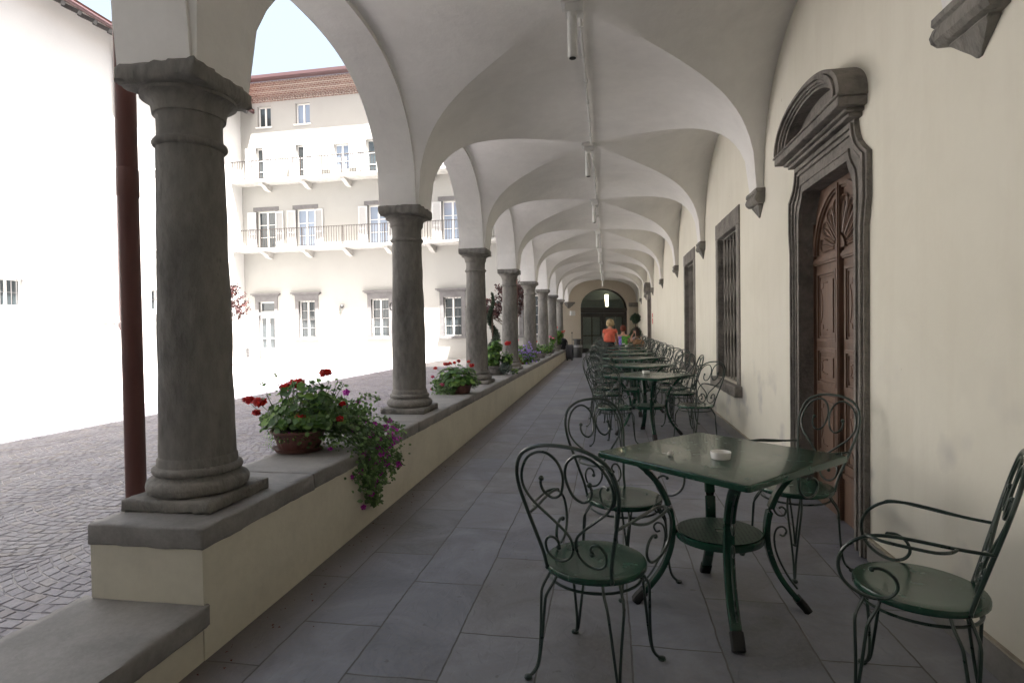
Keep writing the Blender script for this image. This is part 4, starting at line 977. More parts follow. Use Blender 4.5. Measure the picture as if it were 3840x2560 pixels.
# ================================================================== garden chairs of bent iron
def make_chair():
    t = thing('garden_chair', 'x', 'chair', (0,0,0))
    rr = 0.0068
    def bk(x, z): return (x, -0.148-(z-0.44)*0.27-0.04*(x/0.2)**2*0, z)
    hoop = [(-.135,.435),(-.142,.50),(-.162,.58),(-.187,.68),(-.203,.76),(-.200,.83),(-.170,.89),(-.110,.925),(-.045,.938)]
    hoop = hoop + [(-x, z) for x, z in reversed(hoop)]
    m = MB(); m.tube(spline([bk(*p) for p in hoop], 5), 0.0072, 8)
    for sx in (-1, 1): m.ball(bk(sx*.135,.432), 0.0095, seg=8, rings=6)
    m.obj('back_hoop', MT['iron'], t)
    for sx in (1, -1):
        rod = [(.098,.806),(.104,.782),(.094,.752),(.062,.734),(.028,.750),(.010,.792),(.006,.835),(.022,.880),(.060,.908),(.105,.905),(.150,.875),(.180,.820),(.184,.765),(.155,.712),(.105,.668),(.050,.622),(.016,.585),(.007,.545),(.018,.505),(.050,.478),(.090,.476),(.120,.500),(.124,.540),(.105,.567),(.080,.567),(.066,.548),(.070,.528)]
        m = MB(); m.tube(spline([bk(sx*x, z) for x, z in rod], 4), 0.0054, 7)
        m.ball(bk(sx*.098,.805), 0.0105, seg=8, rings=6); m.ball(bk(sx*.070,.530), 0.0105, seg=8, rings=6)
        m.obj('back_scroll', MT['iron'], t)
        arm = [(.182,-.206,.650),(.195,-.12,.652),(.212,-.03,.660),(.226,.06,.664),(.236,.13,.650),(.240,.185,.605),(.238,.205,.55),(.230,.195,.495),(.218,.155,.455),(.207,.105,.440),(.200,.062,.452),(.197,.040,.485),(.199,.050,.522),(.203,.082,.542),(.206,.110,.540)]
        m = MB(); m.tube(spline([(sx*x, y, z) for x, y, z in arm], 4), 0.0060, 7); m.ball((sx*.206,.112,.536), 0.010, seg=8, rings=6)
        a2 = [(.200,-.115,.652),(.222,-.10,.646),(.245,-.06,.644),(.258,.02,.650),(.262,.075,.655),(.244,.112,.658),(.230,.125,.655)]
        m.tube(spline([(sx*x, y, z) for x, y, z in a2], 4), 0.0055, 7)
        m.obj('armrest', MT['iron'], t)
    m = MB(); m.lathe([(0.185,0.418),(0.197,0.419),(0.200,0.423),(0.200,0.438),(0.197,0.443),(0.188,0.4445),(0.15,0.441),(0.0005,0.437)], seg=40)
    m.obj('seat', MT['green'], t)
    m = MB(); m.tube([(0.178*cos(2*pi*i/32), 0.178*sin(2*pi*i/32), 0.383) for i in range(32)], 0.0058, 6, closed=True); m.obj('seat_ring', MT['iron'], t)
    for a in (45, 135, 225, 315):
        m = MB()
        for d in (-1, 1):
            pts = []
            for r, z, da in ((.168,.419,11),(.176,.400,11),(.190,.375,10.5),(.213,.335,8.5),(.218,.29,7),(.222,.20,4.2),(.230,.10,1.6),(.240,.050,0.9),(.256,.024,0.5),(.272,.012,0)):
                an = RD(a+d*da); pts.append((r*cos(an), r*sin(an), z))
            m.tube(spline(pts, 3), 0.0060, 7)
        an = RD(a); m.lathe([(0.004,0.017),(0.015,0.013),(0.017,0.006),(0.014,0.0)], 0.279*cos(an), 0.279*sin(an), 10)
        m.obj('leg', MT['iron'], t)
    return t
def make_table():
    t = thing('cafe_table', 'x', 'table', (0,0,0))
    h = 0.41; r = 0.02
    m = MB()
    def rsq(h, rr, z, n=5):
        o = []
        for cx, cy_, a0 in ((h-rr,h-rr,0),(-h+rr,h-rr,90),(-h+rr,-h+rr,180),(h-rr,-h+rr,270)):
            for i in range(n+1): an = RD(a0+90*i/n); o.append((cx+rr*cos(an), cy_+rr*sin(an), z))
        return o
    L = [rsq(h-0.012, r, 0.712), rsq(h-0.001, r, 0.713), rsq(h, r, 0.716), rsq(h, r, 0.735), rsq(h-0.003, r, 0.7395), rsq(h-0.008, r, 0.741)]
    nn = len(L[0]); vs = [p for l in L for p in l]; fs = []
    for i in range(len(L)-1): fs += [(i*nn+j, i*nn+(j+1) % nn, (i+1)*nn+(j+1) % nn, (i+1)*nn+j) for j in range(nn)]
    fs += [tuple(range(nn)), tuple((len(L)-1)*nn+j for j in range(nn))]
    R45 = Matrix.Rotation(pi/4, 3, 'Z'); vs = [tuple(R45 @ Vector(p)) for p in vs]
    m.add(vs, fs, True); m.obj('tabletop', MT['green'], t, ang=30)
    m = MB(); m.lathe([(0.188,0.335),(0.200,0.336),(0.202,0.340),(0.202,0.364),(0.198,0.368),(0.19,0.369)], seg=44); m.lathe([(0.19,0.3665),(0.03,0.364)], seg=44, cap=False); m.obj('lower_shelf', MT['green'], t)
    m = MB(); m.lathe([(0.191,0.3712),(0.022,0.3708)], seg=44, cap=False); m.obj('shelf_plate', MT['perf'], t)
    for a in (0, 90, 180, 270):
        ca, sa = cos(RD(a)), sin(RD(a))
        P = lambda r_, z, q=0: (r_*ca-q*sa, r_*sa+q*ca, z)
        pr = [(.430,.711),(.385,.690),(.325,.640),(.270,.570),(.235,.49),(.218,.41),(.218,.33),(.236,.25),(.270,.17),(.318,.10),(.375,.035)]
        sec = [(.025*cx_, .0125*cy__) for cx_, cy__ in ((-1,-.5),(-.8,-1),(.8,-1),(1,-.5),(1,.5),(.8,1),(-.8,1),(-1,.5))]
        m = MB(); m.sweep(spline([P(r_, z) for r_, z in pr], 4), sec, up=(-sa*1.0, ca*1.0, 0) if False else (ca*0.3, sa*0.3, 1), smooth=True); lg = m.obj('leg', MT['green'], t, ang=40)
        m = MB(); sc_ = [(x*1.12, y*1.5) for x, y in sec]; m.sweep([P(.352,.060), P(.382,.027), P(.398,.004)], sc_, up=(ca*0.3, sa*0.3, 1)); m.obj('foot_cap', MT['rubber'], lg)
        m = MB()
        for q in (0,):
            s1 = [(.345,.645),(.30,.60),(.262,.53),(.245,.49),(.262,.455),(.290,.452),(.300,.475),(.284,.492),(.268,.485)]
            s2 = [(.350,.105),(.305,.17),(.262,.26),(.248,.335),(.258,.385),(.285,.398),(.302,.378),(.290,.355),(.272,.360)]
            for s_ in (s1, s2): m.tube(spline([P(r_+0.004, z, 0.004) for r_, z in s_], 4), 0.0050, 6)
        m.obj('leg_scroll', MT['iron'], lg)
    return t
CH = make_chair(); TB = make_table()
tb = [(0.515,2.87,0.5), (0.475,7.20,7), (0.42,8.97,5), (0.46,10.80,3), (0.42,12.40,6), (0.44,14.05,4), (0.42,15.75,5), (0.44,17.45,4), (0.45,19.45,3), (0.45,21.2,5)]
tlab = ['nearest square green table with ashtray and crumpled paper', 'second square green table from the viewer with a white ashtray', 'third empty green table from the viewer', 'fourth green table from the viewer',
        'fifth green table with a clear glass ashtray', 'sixth green table reflecting the coral shirt', 'seventh green table with a white ashtray near the standing woman', 'eighth green table beside the standing woman',
        'green table at which the long haired woman sits', 'farthest green table with an ashtray before the glazed door']
for i, (x, y, a) in enumerate(tb):
    if i == 0: TB.location = (x, y, fz(y)); TB.rotation_euler = (0,0,RD(a)); TB['label'] = tlab[0]; TB['group'] = 'green cafe tables in a row'
    else: dup(TB, (x, y, fz(y)), RD(a), tlab[i], 'green cafe tables in a row')
GRP = 'curly iron garden chairs'
chs = [(-0.06,2.28,66,'front green iron chair with its heart shaped back turned to the viewer'),
       (0.075,3.13,-50,'green iron chair behind the front chair at the left of the nearest table'),
       (1.03,3.45,208,'green iron chair standing before the wooden door'),
       (1.06,2.20,150,'green iron armchair at the right edge against the cream wall'),
       (0.06,6.55,60,'left front chair of the second table'), (-0.02,7.78,-35,'left rear chair of the second table'),
       (0.96,6.74,126,'right front chair of the second table under the near grated window'), (0.94,7.92,160,'right rear chair of the second table')]
word = ['third', 'fourth', 'fifth', 'sixth', 'seventh', 'eighth', 'ninth', 'tenth']
rnd = random.Random(11)
for k_, (x, y, a) in enumerate(tb[2:]):
    for (dx, dy, an, w_) in ((-0.44,-0.50,55,'left front'), (-0.46,0.50,-40,'left rear'), (0.50,-0.48,128,'right front'), (0.50,0.50,215,'right rear')):
        if k_ == 5 and w_ == 'left front': continue
        if k_ == 6 and w_ in ('left front','right rear'): continue
        chs.append((x+dx+rnd.uniform(-.05,.05), y+dy+rnd.uniform(-.08,.08), an+rnd.uniform(-18,18), '%s iron chair of the %s table from the viewer' % (w_, word[k_])))
chs.append((0.47,18.75,92,'iron chair carrying the person in the lime and purple top'))
chs.append((0.98,19.72,200,'iron chair carrying the long haired woman'))
for i, (x, y, a, lab) in enumerate(chs):
    if i == 0: CH.location = (x, y, fz(y)); CH.rotation_euler = (0,0,RD(a-90)); CH['label'] = lab; CH['group'] = GRP
    else: dup(CH, (x, y, fz(y)), RD(a-90), lab, GRP)
# ------------------------------------------------------------------ things on the tables
def ashtray(x, y, lab, rot=0):
    z = fz(y)+0.7415
    t = thing('ashtray', lab, 'ashtray', (x, y, z), rot, 'white ashtrays on the tables')
    m = MB(); m.lathe([(0.040,0.0),(0.043,0.002),(0.0465,0.030),(0.046,0.033),(0.0435,0.033),(0.0415,0.029),(0.039,0.008),(0.0005,0.007)], seg=32); m.obj('bowl', MT['ceramic'], t)
    m = MB(); m.tube([(-0.012,0.0,0.012),(0.014,0.010,0.013)], 0.0038, 6); m.tube([(-0.004,-0.013,0.012),(0.013,-0.004,0.016)], 0.0038, 6); m.ball((0.0,0.004,0.009), 0.012, sz=0.35, seg=8, rings=5); m.obj('stubs', MT['ash'], t)
ashtray(0.505, 2.76, 'white round ashtray with a stub on the nearest table'); ashtray(0.46, 7.38, 'white ashtray on the second table')
ashtray(0.49, 16.1, 'white ashtray on the seventh table'); ashtray(0.46, 17.75, 'white ashtray on the eighth table'); ashtray(0.62, 21.1, 'white ashtray on the farthest table')
m = MB(); m.lathe([(0.03,0),(0.055,0.004),(0.062,0.035),(0.056,0.036),(0.045,0.012),(0.001,0.010)], 0.47, 12.6, 20)
m.v = [(x, y, z+fz(12.6)+0.7415) for x, y, z in m.v]; tag(m.obj('glass_ashtray', MT['clear']), 'clear glass ashtray on the fifth table', 'ashtray')
bm_ = bmesh.new(); bmesh.ops.create_icosphere(bm_, subdivisions=3, radius=0.013)
for v in bm_.verts:
    v.co *= 1+0.55*noise.noise(v.co*150)+0.25*noise.noise(v.co*420); v.co.z = max(v.co.z, -0.010)
me = bpy.data.meshes.new('crumpled_paper'); bm_.to_mesh(me); bm_.free(); me.materials.append(MT['paper'])
o = bpy.data.objects.new('crumpled_paper', me); COL.objects.link(o); o.location = (0.285, 2.80, fz(2.8)+0.7515); tag(o, 'small ball of crumpled white paper on the nearest table', 'paper')

# ================================================================== plants
def rot_frame(nrm, spin):
    n_ = Vector(nrm).normalized(); a = n_.orthogonal().normalized(); b = n_.cross(a)
    c, s = cos(spin), sin(spin); return a*c+b*s, b*c-a*s, n_
def leaf_round(m, c, nrm, size, spin, lobes=7, cup=0.25):
    a, b, n_ = rot_frame(nrm, spin); c = Vector(c); vs = [c-n_*size*cup*0.5]; k_ = lobes*2
    for i in range(k_+1):
        an = RD(25)+RD(310)*i/k_; rr = size*(1.0 if i % 2 == 0 else 0.86)*(0.92+0.12*cos(an-pi))
        vs.append(c+a*(rr*cos(an))+b*(rr*sin(an))+n_*(size*cup*(0.2+0.5*((i % 4) == 2))))
    m.add(vs, [(0,i,i+1) for i in range(1, k_+1)], True)
def leaf_oval(m, c, nrm, size, spin, asp=0.45):
    a, b, n_ = rot_frame(nrm, spin); c = Vector(c)
    vs = [c, c+a*size*0.35+b*size*asp, c+a*size*0.75+b*size*asp*0.8, c+a*size*1.1-n_*size*0.15, c+a*size*0.75-b*size*asp*0.8, c+a*size*0.35-b*size*asp, c+a*size*0.5+n_*size*0.08]
    m.add(vs, [(0,6,1),(1,6,2),(2,6,3),(3,6,4),(4,6,5),(5,6,0)], True)
def flower_head(m, c, r, n=26, ps=0.012):
    for i in range(n):
        d = Vector((random.gauss(0,1), random.gauss(0,1), random.gauss(0.35,0.8))).normalized()
        q0 = r*random.uniform(0.55,1.15); p = Vector(c)+Vector((d.x*q0, d.y*q0, d.z*q0*0.6)); ps_ = ps; ps = ps*random.uniform(0.75,1.25)
        a, b, n_ = rot_frame(d+Vector((random.uniform(-.5,.5),)*3), random.uniform(0,6))
        for q in range(4):
            an = q*pi/2; e = a*cos(an)+b*sin(an); f = b*cos(an)-a*sin(an)
            m.add([p, p+e*ps*0.7+f*ps*0.6+n_*ps*.2, p+e*ps*1.4+n_*ps*.1, p+e*ps*0.7-f*ps*0.6+n_*ps*.2], [(0,1,2,3)])
        ps = ps_
def petunia(m, c, nrm, r):
    a, b, n_ = rot_frame(nrm, random.uniform(0,6)); c = Vector(c); vs = [c-n_*r*0.9]; 
    for i in range(20):
        an = 2*pi*i/20; rr = r*(1.0+0.16*cos(5*an)); vs.append(c+(a*cos(an)+b*sin(an))*rr+n_*r*0.12*cos(10*an))
    ring = [c+(a*cos(2*pi*i/20)+b*sin(2*pi*i/20))*r*0.28-n_*r*0.22 for i in range(20)]
    o = len(vs); vs += ring
    m.add(vs, [(1+i, 1+(i+1) % 20, o+(i+1) % 20, o+i) for i in range(20)] + [(0, o+i, o+(i+1) % 20) for i in range(20)], True)
def foliage_ball(m, c, rad, n, size, kind='round', up=0.6, shell=0.55, lobes=7):
    c = Vector(c)
    for i in range(n):
        d = Vector((random.gauss(0,1), random.gauss(0,1), random.gauss(0,1))).normalized()
        q = shell+(1-shell)*random.random(); q *= 0.9+0.35*noise.noise(d*2.3+c*3)
        p = c+Vector((d.x*rad[0], d.y*rad[1], d.z*rad[2]))*q
        nr = d*0.8+Vector((0,0,up))+Vector((random.uniform(-.5,.5), random.uniform(-.5,.5), random.uniform(-.3,.3)))
        s_ = size*random.uniform(0.55,1.15)
        if kind == 'round': leaf_round(m, p, nr, s_, random.uniform(0,6.3), lobes)
        else: leaf_oval(m, p, nr, s_, random.uniform(0,6.3))
def bowl_pot(x, y, z, r, h, mat, lab, name='flower_pot', saucer=False, sy=1.0, cat='flower pot', grp=None):
    t = thing(name, lab, cat, (x, y, z), 0, grp)
    m = MB(); z0 = 0.018 if saucer else 0.0
    seg = 96; prof = []
    base = [(0.66,0),(0.72,0.10),(0.80,0.42),(0.88,0.78),(0.93,0.80),(0.97,0.84),(1.0,0.90),(1.0,0.97),(0.97,1.0),(0.92,0.99),(0.88,0.90)]
    vs = []; fs = []
    for (f, zz) in base:
        for q in range(seg):
            a = 2*pi*q/seg; fl = 1.0-(0.022 if (q % 4 < 2 and 0.08 < zz < 0.79) else 0)
            vs.append((r*f*fl*cos(a), r*f*fl*sin(a)*sy, z0+h*zz))
    for i in range(len(base)-1):
        for q in range(seg): fs.append((i*seg+q, i*seg+(q+1) % seg, (i+1)*seg+(q+1) % seg, (i+1)*seg+q))
    m.add(vs, fs, True); m.obj('pot', MT[mat], t, ang=30)
    if saucer:
        m = MB(); m.lathe([(0.62*r,0.0),(0.80*r,0.004),(0.90*r,0.026),(0.92*r,0.03),(0.86*r,0.03),(0.60*r,0.010),(0.001,0.010)], seg=48, sy=sy); m.obj('saucer', MT[mat], t)
    m = MB(); m.lathe([(0.89*r,z0+h*0.9),(0.4*r,z0+h*0.96),(0.001,z0+h*0.93)], seg=24, cap=False, sy=sy, amp=0.006, fr=30); m.obj('soil', MT['soil'], t)
    return t, z0+h*0.93
# --- the large near planter: geranium bush with a trailing petunia
zc = 0.5705
T1, s1 = bowl_pot(-2.09, 3.62, zc, 0.19, 0.130, 'terra', 'ribbed terracotta planter with red geraniums and magenta petunias trailing down the parapet', 'planter', True)
OG = (-2.07, 3.62, zc)
G = MB(); S = MB()
random.seed(21)
def stem(m, a, b, r=0.0025, sag=0.0):
    a, b = Vector(a), Vector(b); mid = (a+b)/2+Vector((random.uniform(-.02,.02), random.uniform(-.02,.02), sag)); m.tube(spline([a, mid, b], 4), r, 5)
for i in range(430):
    an = random.uniform(0, 2*pi); rr = random.uniform(0.05, 1.0)**0.5
    p = Vector((0.03+0.30*rr*cos(an)-0.00, 0.04+0.27*rr*sin(an), 0.13+0.02+0.31*(1-rr*rr)*random.uniform(0.4,1.05)+0.05*random.random()-0.04*rr))
    if p.z < 0.185 and p.y < 0.05: p.z = 0.19+0.06*random.random()
    if rr > 0.85 and p.x < -0.2 and random.random() < 0.3: p.z -= random.uniform(0.02, 0.08)
    nr = Vector((cos(an)*rr*0.9, sin(an)*rr*0.9-0.2, 0.75))+Vector((random.uniform(-.45,.45), random.uniform(-.45,.45), 0))
    leaf_round(G, p, nr, 0.014+0.036*random.random()**1.3, random.uniform(0,6.3), random.choice((5,6,7)), random.uniform(0.1,0.6))
    if i % 2 == 0: stem(S, (random.uniform(-.06,.06), random.uniform(-.06,.06), 0.12), p, 0.0022, 0.02)
for i in range(120):    # airy shoots that stand above the bush
    bx, by = random.uniform(-0.24,0.30), random.uniform(-0.2,0.28); h_ = random.uniform(0.36,0.50)
    if i % 7 == 0:
        top = Vector((bx, by, h_+random.uniform(0,0.07))); stem(S, (bx*0.5, by*0.5, 0.16), top, 0.002)
        for q in range(3): leaf_round(G, top+Vector((random.uniform(-.03,.03), random.uniform(-.03,.03), random.uniform(-.04,.01))), (random.uniform(-.6,.6), random.uniform(-.6,.6), 0.8), random.uniform(0.012,0.022), random.uniform(0,6))
for i in range(620):    # small feathery filler at the left and around the rim
    an = random.uniform(0, 2*pi); rr = random.uniform(0.8,1.12); p = Vector((0.20*rr*cos(an)-0.03, 0.18*rr*sin(an), 0.13+random.uniform(-0.05,0.07)-(0.05 if cos(an) < -0.3 else 0)))
    leaf_oval(G, p, (cos(an), sin(an), 0.8), random.uniform(0.008,0.018), random.uniform(0,6.3), 0.25)
G.obj('geranium_leaves', MT['ger'], T1); 
R_ = MB()
def P1(px, py, Y):    # helper: place by the ray through an image point, at world distance Y, relative to the pot
    return (px, py, Y)
heads = [(-0.36,-0.02,0.34,0.030),(-0.27,-0.03,0.33,0.034),(-0.33,0.02,0.25,0.016),(-0.13,0.06,0.42,0.030),(-0.085,0.08,0.44,0.032),(-0.045,0.07,0.45,0.032),(0.135,0.12,0.52,0.029),(0.085,-0.13,0.245,0.022),(0.31,-0.02,0.22,0.012),(0.27,0.10,0.30,0.010)]
for (x, y, z, r) in heads:
    flower_head(R_, (x, y, z), r*1.25, int(12+r*1300), 0.0135); stem(S, (x*0.45, y*0.5, 0.17), (x, y, z-r*0.4), 0.0018)
R_.obj('red_blooms', MT['red'], T1)
# trailing mass: over the coping edge toward the aisle and down its face
V = MB(); PT = MB()
def edge_path(t, w):
    # from the pot outward to +x, over the coping edge (x = +0.42), then hanging
    pass
for i in range(3200):
    u = random.random(); 
    a = random.gauss(0, 1)
    if u < 0.62:
        x = random.uniform(0.08, 0.46); y = 0.10+0.16*a*0.75+0.25*(x-0.06); top = 0.34-0.50*max(0, x-0.20)
        z = random.uniform(0.0, 1.0)**0.7*top
        if x > 0.40: z = random.uniform(-0.06, 0.14)
    elif u < 0.85:
        x = random.uniform(0.43, 0.56); y = 0.20+0.15*a; z = random.uniform(-0.27, 0.12)
    else:
        x = random.uniform(0.43, 0.50); z = -random.uniform(0.08, 0.40)**1.0; y = 0.10+0.05*a*(1+z)+0.07*(z < -0.25)-0.02
    n_ = (0.7+random.uniform(-.6,.6), -0.5+random.uniform(-.6,.6), 0.5+random.uniform(-.4,.5))
    s_ = 0.010+0.030*random.random()**1.4
    leaf_oval(V, (x, y, z), n_, s_*0.9, random.uniform(0,6.3), 0.42)
for i in range(46):
    x0 = random.uniform(0.0,0.2); y0 = random.uniform(-.1,.2); e = (random.uniform(0.42,0.54), y0+random.uniform(0,.25), random.uniform(-0.1,0.12))
    stem(S, (x0, y0, 0.14), e, 0.0022, 0.08)
tr = [((0.40,0.05,0.05),(0.46,0.06,-0.10),(0.47,0.04,-0.22),(0.46,0.03,-0.33)), ((0.42,0.2,0.05),(0.49,0.26,-0.08),(0.50,0.32,-0.17),(0.50,0.42,-0.20)), ((0.42,0.1,0.04),(0.50,0.14,-0.12),(0.49,0.15,-0.25),(0.48,0.12,-0.36)), ((0.3,0.25,0.2),(0.42,0.42,0.16),(0.5,0.5,0.10),(0.53,0.56,0.05)), ((0.25,0.25,0.28),(0.33,0.36,0.33),(0.38,0.45,0.30)), ((0.43,0.0,0.0),(0.46,-0.05,-0.10),(0.45,-0.10,-0.14)), ((0.43,0.3,0.02),(0.51,0.42,-0.1),(0.51,0.50,-0.16),(0.50,0.56,-0.15))]
tips = []
for pth in tr:
    sp = spline(pth, 8); S.tube(sp, 0.002, 5)
    for p in sp:
        for q in range(6):
            leaf_oval(V, p+Vector((random.uniform(-.02,.03), random.uniform(-.03,.03), random.uniform(-.025,.02))), (0.8, random.uniform(-1,.4), 0.5), random.uniform(0.010,0.022), random.uniform(0,6.3), 0.42)
    tips += [sp[-1], sp[-3], sp[-6]]
V.obj('petunia_leaves', MT['ivy'], T1)
fl = [(0.20,0.30,0.36),(0.28,0.30,0.28),(0.24,0.26,0.27),(0.30,0.24,0.20),(0.34,0.30,0.15),(0.40,0.32,0.12),(0.43,0.36,0.10),(0.46,0.38,0.09),(0.50,0.40,0.08),(0.48,0.42,0.02),(0.40,0.28,0.03),(0.47,0.22,-0.02),(0.50,0.34,-0.04),(0.53,0.52,0.0),(0.52,0.44,0.06),
      (0.02,-0.17,0.13),(0.27,-0.10,0.03),(0.44,0.02,-0.04),(0.46,-0.02,-0.13),(0.45,-0.12,-0.13),(0.50,0.16,-0.10),(0.52,0.24,-0.12),(0.50,0.14,-0.22),(0.50,0.10,-0.235),(0.49,0.20,-0.19),(0.48,0.06,-0.31),(0.46,0.02,-0.37),(0.53,0.42,-0.19),(0.53,0.50,-0.20),(0.44,0.14,-0.14),(0.36,0.10,0.14),(0.45,0.46,0.12)]
fl += [(0.44+0.10*random.random(), 0.02+0.5*random.random(), -0.15+0.28*random.random()) for _ in range(16)]
for p in fl:
    p = Vector(p)+Vector((random.uniform(-.012,.012),)*3); petunia(PT, p, (0.5+random.uniform(-.4,.4), -0.8+random.uniform(-.5,.5), 0.35+random.uniform(-.5,.5)), random.uniform(0.016,0.026))
PT.obj('magenta_blooms', MT['mag'], T1)
S.obj('stems', MT['stem'], T1)
# --- second planter
random.seed(33)
T2, s2 = bowl_pot(-1.86, 7.12, zc, 0.150, 0.125, 'terra', 'small terracotta pot with bushy geranium and pink ivy blooms, behind the second column', 'planter')
G = MB(); V = MB(); S = MB(); R_ = MB(); K = MB()
for i in range(300):
    d = Vector((random.gauss(0,1), random.gauss(0,1), abs(random.gauss(0,1)))).normalized(); q = random.uniform(0.6,1)
    p = Vector((-0.05+d.x*0.30*q, d.y*0.25*q, 0.12+d.z*0.25*q)); leaf_round(G, p, d+Vector((0,0,0.5)), random.uniform(0.022,0.042), random.uniform(0,6.3))
    if i % 3 == 0: stem(S, (0,0,0.12), p, 0.002)
for i in range(520):
    p = Vector((random.uniform(-0.34,-0.02), random.uniform(-0.20,0.10), random.uniform(0.0,0.20))); p.z *= 1-0.3*random.random()
    leaf_round(V, p, (random.uniform(-.5,.6), -0.6, random.uniform(0,1)), random.uniform(0.010,0.022), random.uniform(0,6.3), 5)
foliage_ball(V, (0.15,0.02,0.14), (0.08,0.1,0.10), 380, 0.014, 'oval')
for (x, y, z, r) in ((-0.20,0.0,0.37,0.030),(-0.155,0.02,0.375,0.028),(-0.10,0.05,0.385,0.016),(-0.04,0.05,0.41,0.018),(0.16,-0.08,0.36,0.034),(0.09,0.05,0.40,0.014),(-0.34,0.0,0.32,0.018)):
    flower_head(R_, (x, y, z), r, int(10+r*1000), 0.012); stem(S, (x*.4,y*.4,0.2), (x,y,z), 0.0018)
for (x, y, z, r) in ((-0.19,-0.2,0.13,0.026),(-0.34,-0.12,0.22,0.016),(-0.36,-0.10,0.06,0.018)): flower_head(K, (x, y, z), r, 22, 0.011)
G.obj('geranium_leaves', MT['ger'], T2); V.obj('ivy_leaves', MT['ivy'], T2); S.obj('stems', MT['stem'], T2); R_.obj('red_blooms', MT['red'], T2); K.obj('pink_blooms', MT['pink'], T2)
# --- third planter, tall light green
T3, _ = bowl_pot(-2.00, 10.12, zc, 0.200, 0.145, 'greypot', 'grey ribbed pot with tall light green geranium and silvery side shrub', 'planter', True)
G = MB(); V = MB(); S = MB(); R_ = MB()
for (c, r, n_) in (((-0.05,0,0.33),(0.20,0.2,0.24),330), ((0.02,0,0.50),(0.12,0.12,0.14),120), ((0.20,0,0.28),(0.12,0.12,0.14),110), ((-0.14,0,0.22),(0.15,0.15,0.13),100)): foliage_ball(G, c, r, n_, 0.040, 'round')
foliage_ball(V, (0.20,-0.12,0.13), (0.15,0.13,0.13), 1100, 0.018, 'oval'); 
for i in range(90): foliage_ball(G, (random.uniform(0.3,0.42),-0.1,random.uniform(0.03,0.10)), (0.02,0.02,0.02), 1, 0.018)
flower_head(R_, (0.24,-0.08,0.56), 0.052, 60, 0.016); stem(S, (0.1,0,0.2), (0.24,-0.08,0.54), 0.003)
for i in range(20): stem(S, (0,0,0.12), (random.uniform(-.2,.2), random.uniform(-.1,.1), random.uniform(.2,.5)), 0.003)
G.obj('geranium_leaves', MT['ger'], T3); V.obj('silvery_shrub', MT['silver'], T3); R_.obj('red_bloom', MT['red'], T3); S.obj('stems', MT['stem'], T3)
# --- fourth, dark red pot with lilac petunias
T4, _ = bowl_pot(-1.98, 13.25, zc, 0.19, 0.16, 'redpot', 'dark red pot with lilac petunias and pink geraniums behind the fourth column', 'planter')
G = MB(); R_ = MB(); K = MB()
for (c, r, n_) in (((0.0,0,0.30),(0.32,0.22,0.16),300), ((0.14,-0.12,0.16),(0.26,0.14,0.18),260)): foliage_ball(G, c, r, n_, 0.030, 'round')
for i in range(70):
    p = Vector((0.16+random.gauss(0,.13), -0.16-random.random()*0.06, 0.22+random.gauss(0,.12))); petunia(K, p, (random.uniform(-.6,.8), -1, random.uniform(-.3,.8)), 0.024)
for (x, z, r) in ((-0.25,0.52,0.04),(-0.12,0.56,0.035),(-0.28,0.44,0.035),(-0.22,0.36,0.035),(-0.30,0.25,0.03)): flower_head(R_, (x,-0.05,z), r, 34, 0.015)
G.obj('leaves', MT['ger'], T4); K.obj('lilac_blooms', MT['lil'], T4); R_.obj('pink_blooms', MT['pink'], T4)
def small_planter(x, y, r, h, mat, lab, bush, n_, blooms, bm='red', z=zc, leaf='ger', sz=0.032):
    T, _ = bowl_pot(x, y, z, r, h, mat, lab, 'planter'); G = MB(); R_ = MB()
    for c, rd in bush: foliage_ball(G, c, rd, n_, sz, 'round')
    for (bx, bz, br) in blooms: flower_head(R_, (bx, -0.08, bz), br, 26, 0.015)
    G.obj('leaves', MT[leaf], T); R_.obj('blooms', MT[bm], T)
small_planter(-1.88, 15.95, 0.18, 0.14, 'greypot', 'grey bowl pot with orange red geranium behind the fifth column', [((-0.12,0,0.26),(0.20,0.15,0.16)), ((0.16,0,0.26),(0.22,0.15,0.15))], 170, [(-0.16,0.42,0.05),(-0.1,0.46,0.04)])
small_planter(-1.90, 18.95, 0.17, 0.13, 'greypot', 'small grey pot with dark leaves and pink blooms behind the sixth column', [((0,0,0.24),(0.22,0.15,0.15)), ((0.1,0,0.45),(0.12,0.1,0.14))], 150, [(-0.2,0.30,0.05),(0.02,0.55,0.05),(0.12,0.50,0.04)], 'pink')
small_planter(-1.95, 21.75, 0.22, 0.20, 'greypot', 'last planter on the parapet with tall green geranium and red blooms', [((0.0,0,0.38),(0.26,0.2,0.28)), ((0.12,0,0.60),(0.20,0.15,0.18))], 230, [(0.0,0.86,0.06),(0.28,0.70,0.08)], sz=0.045)
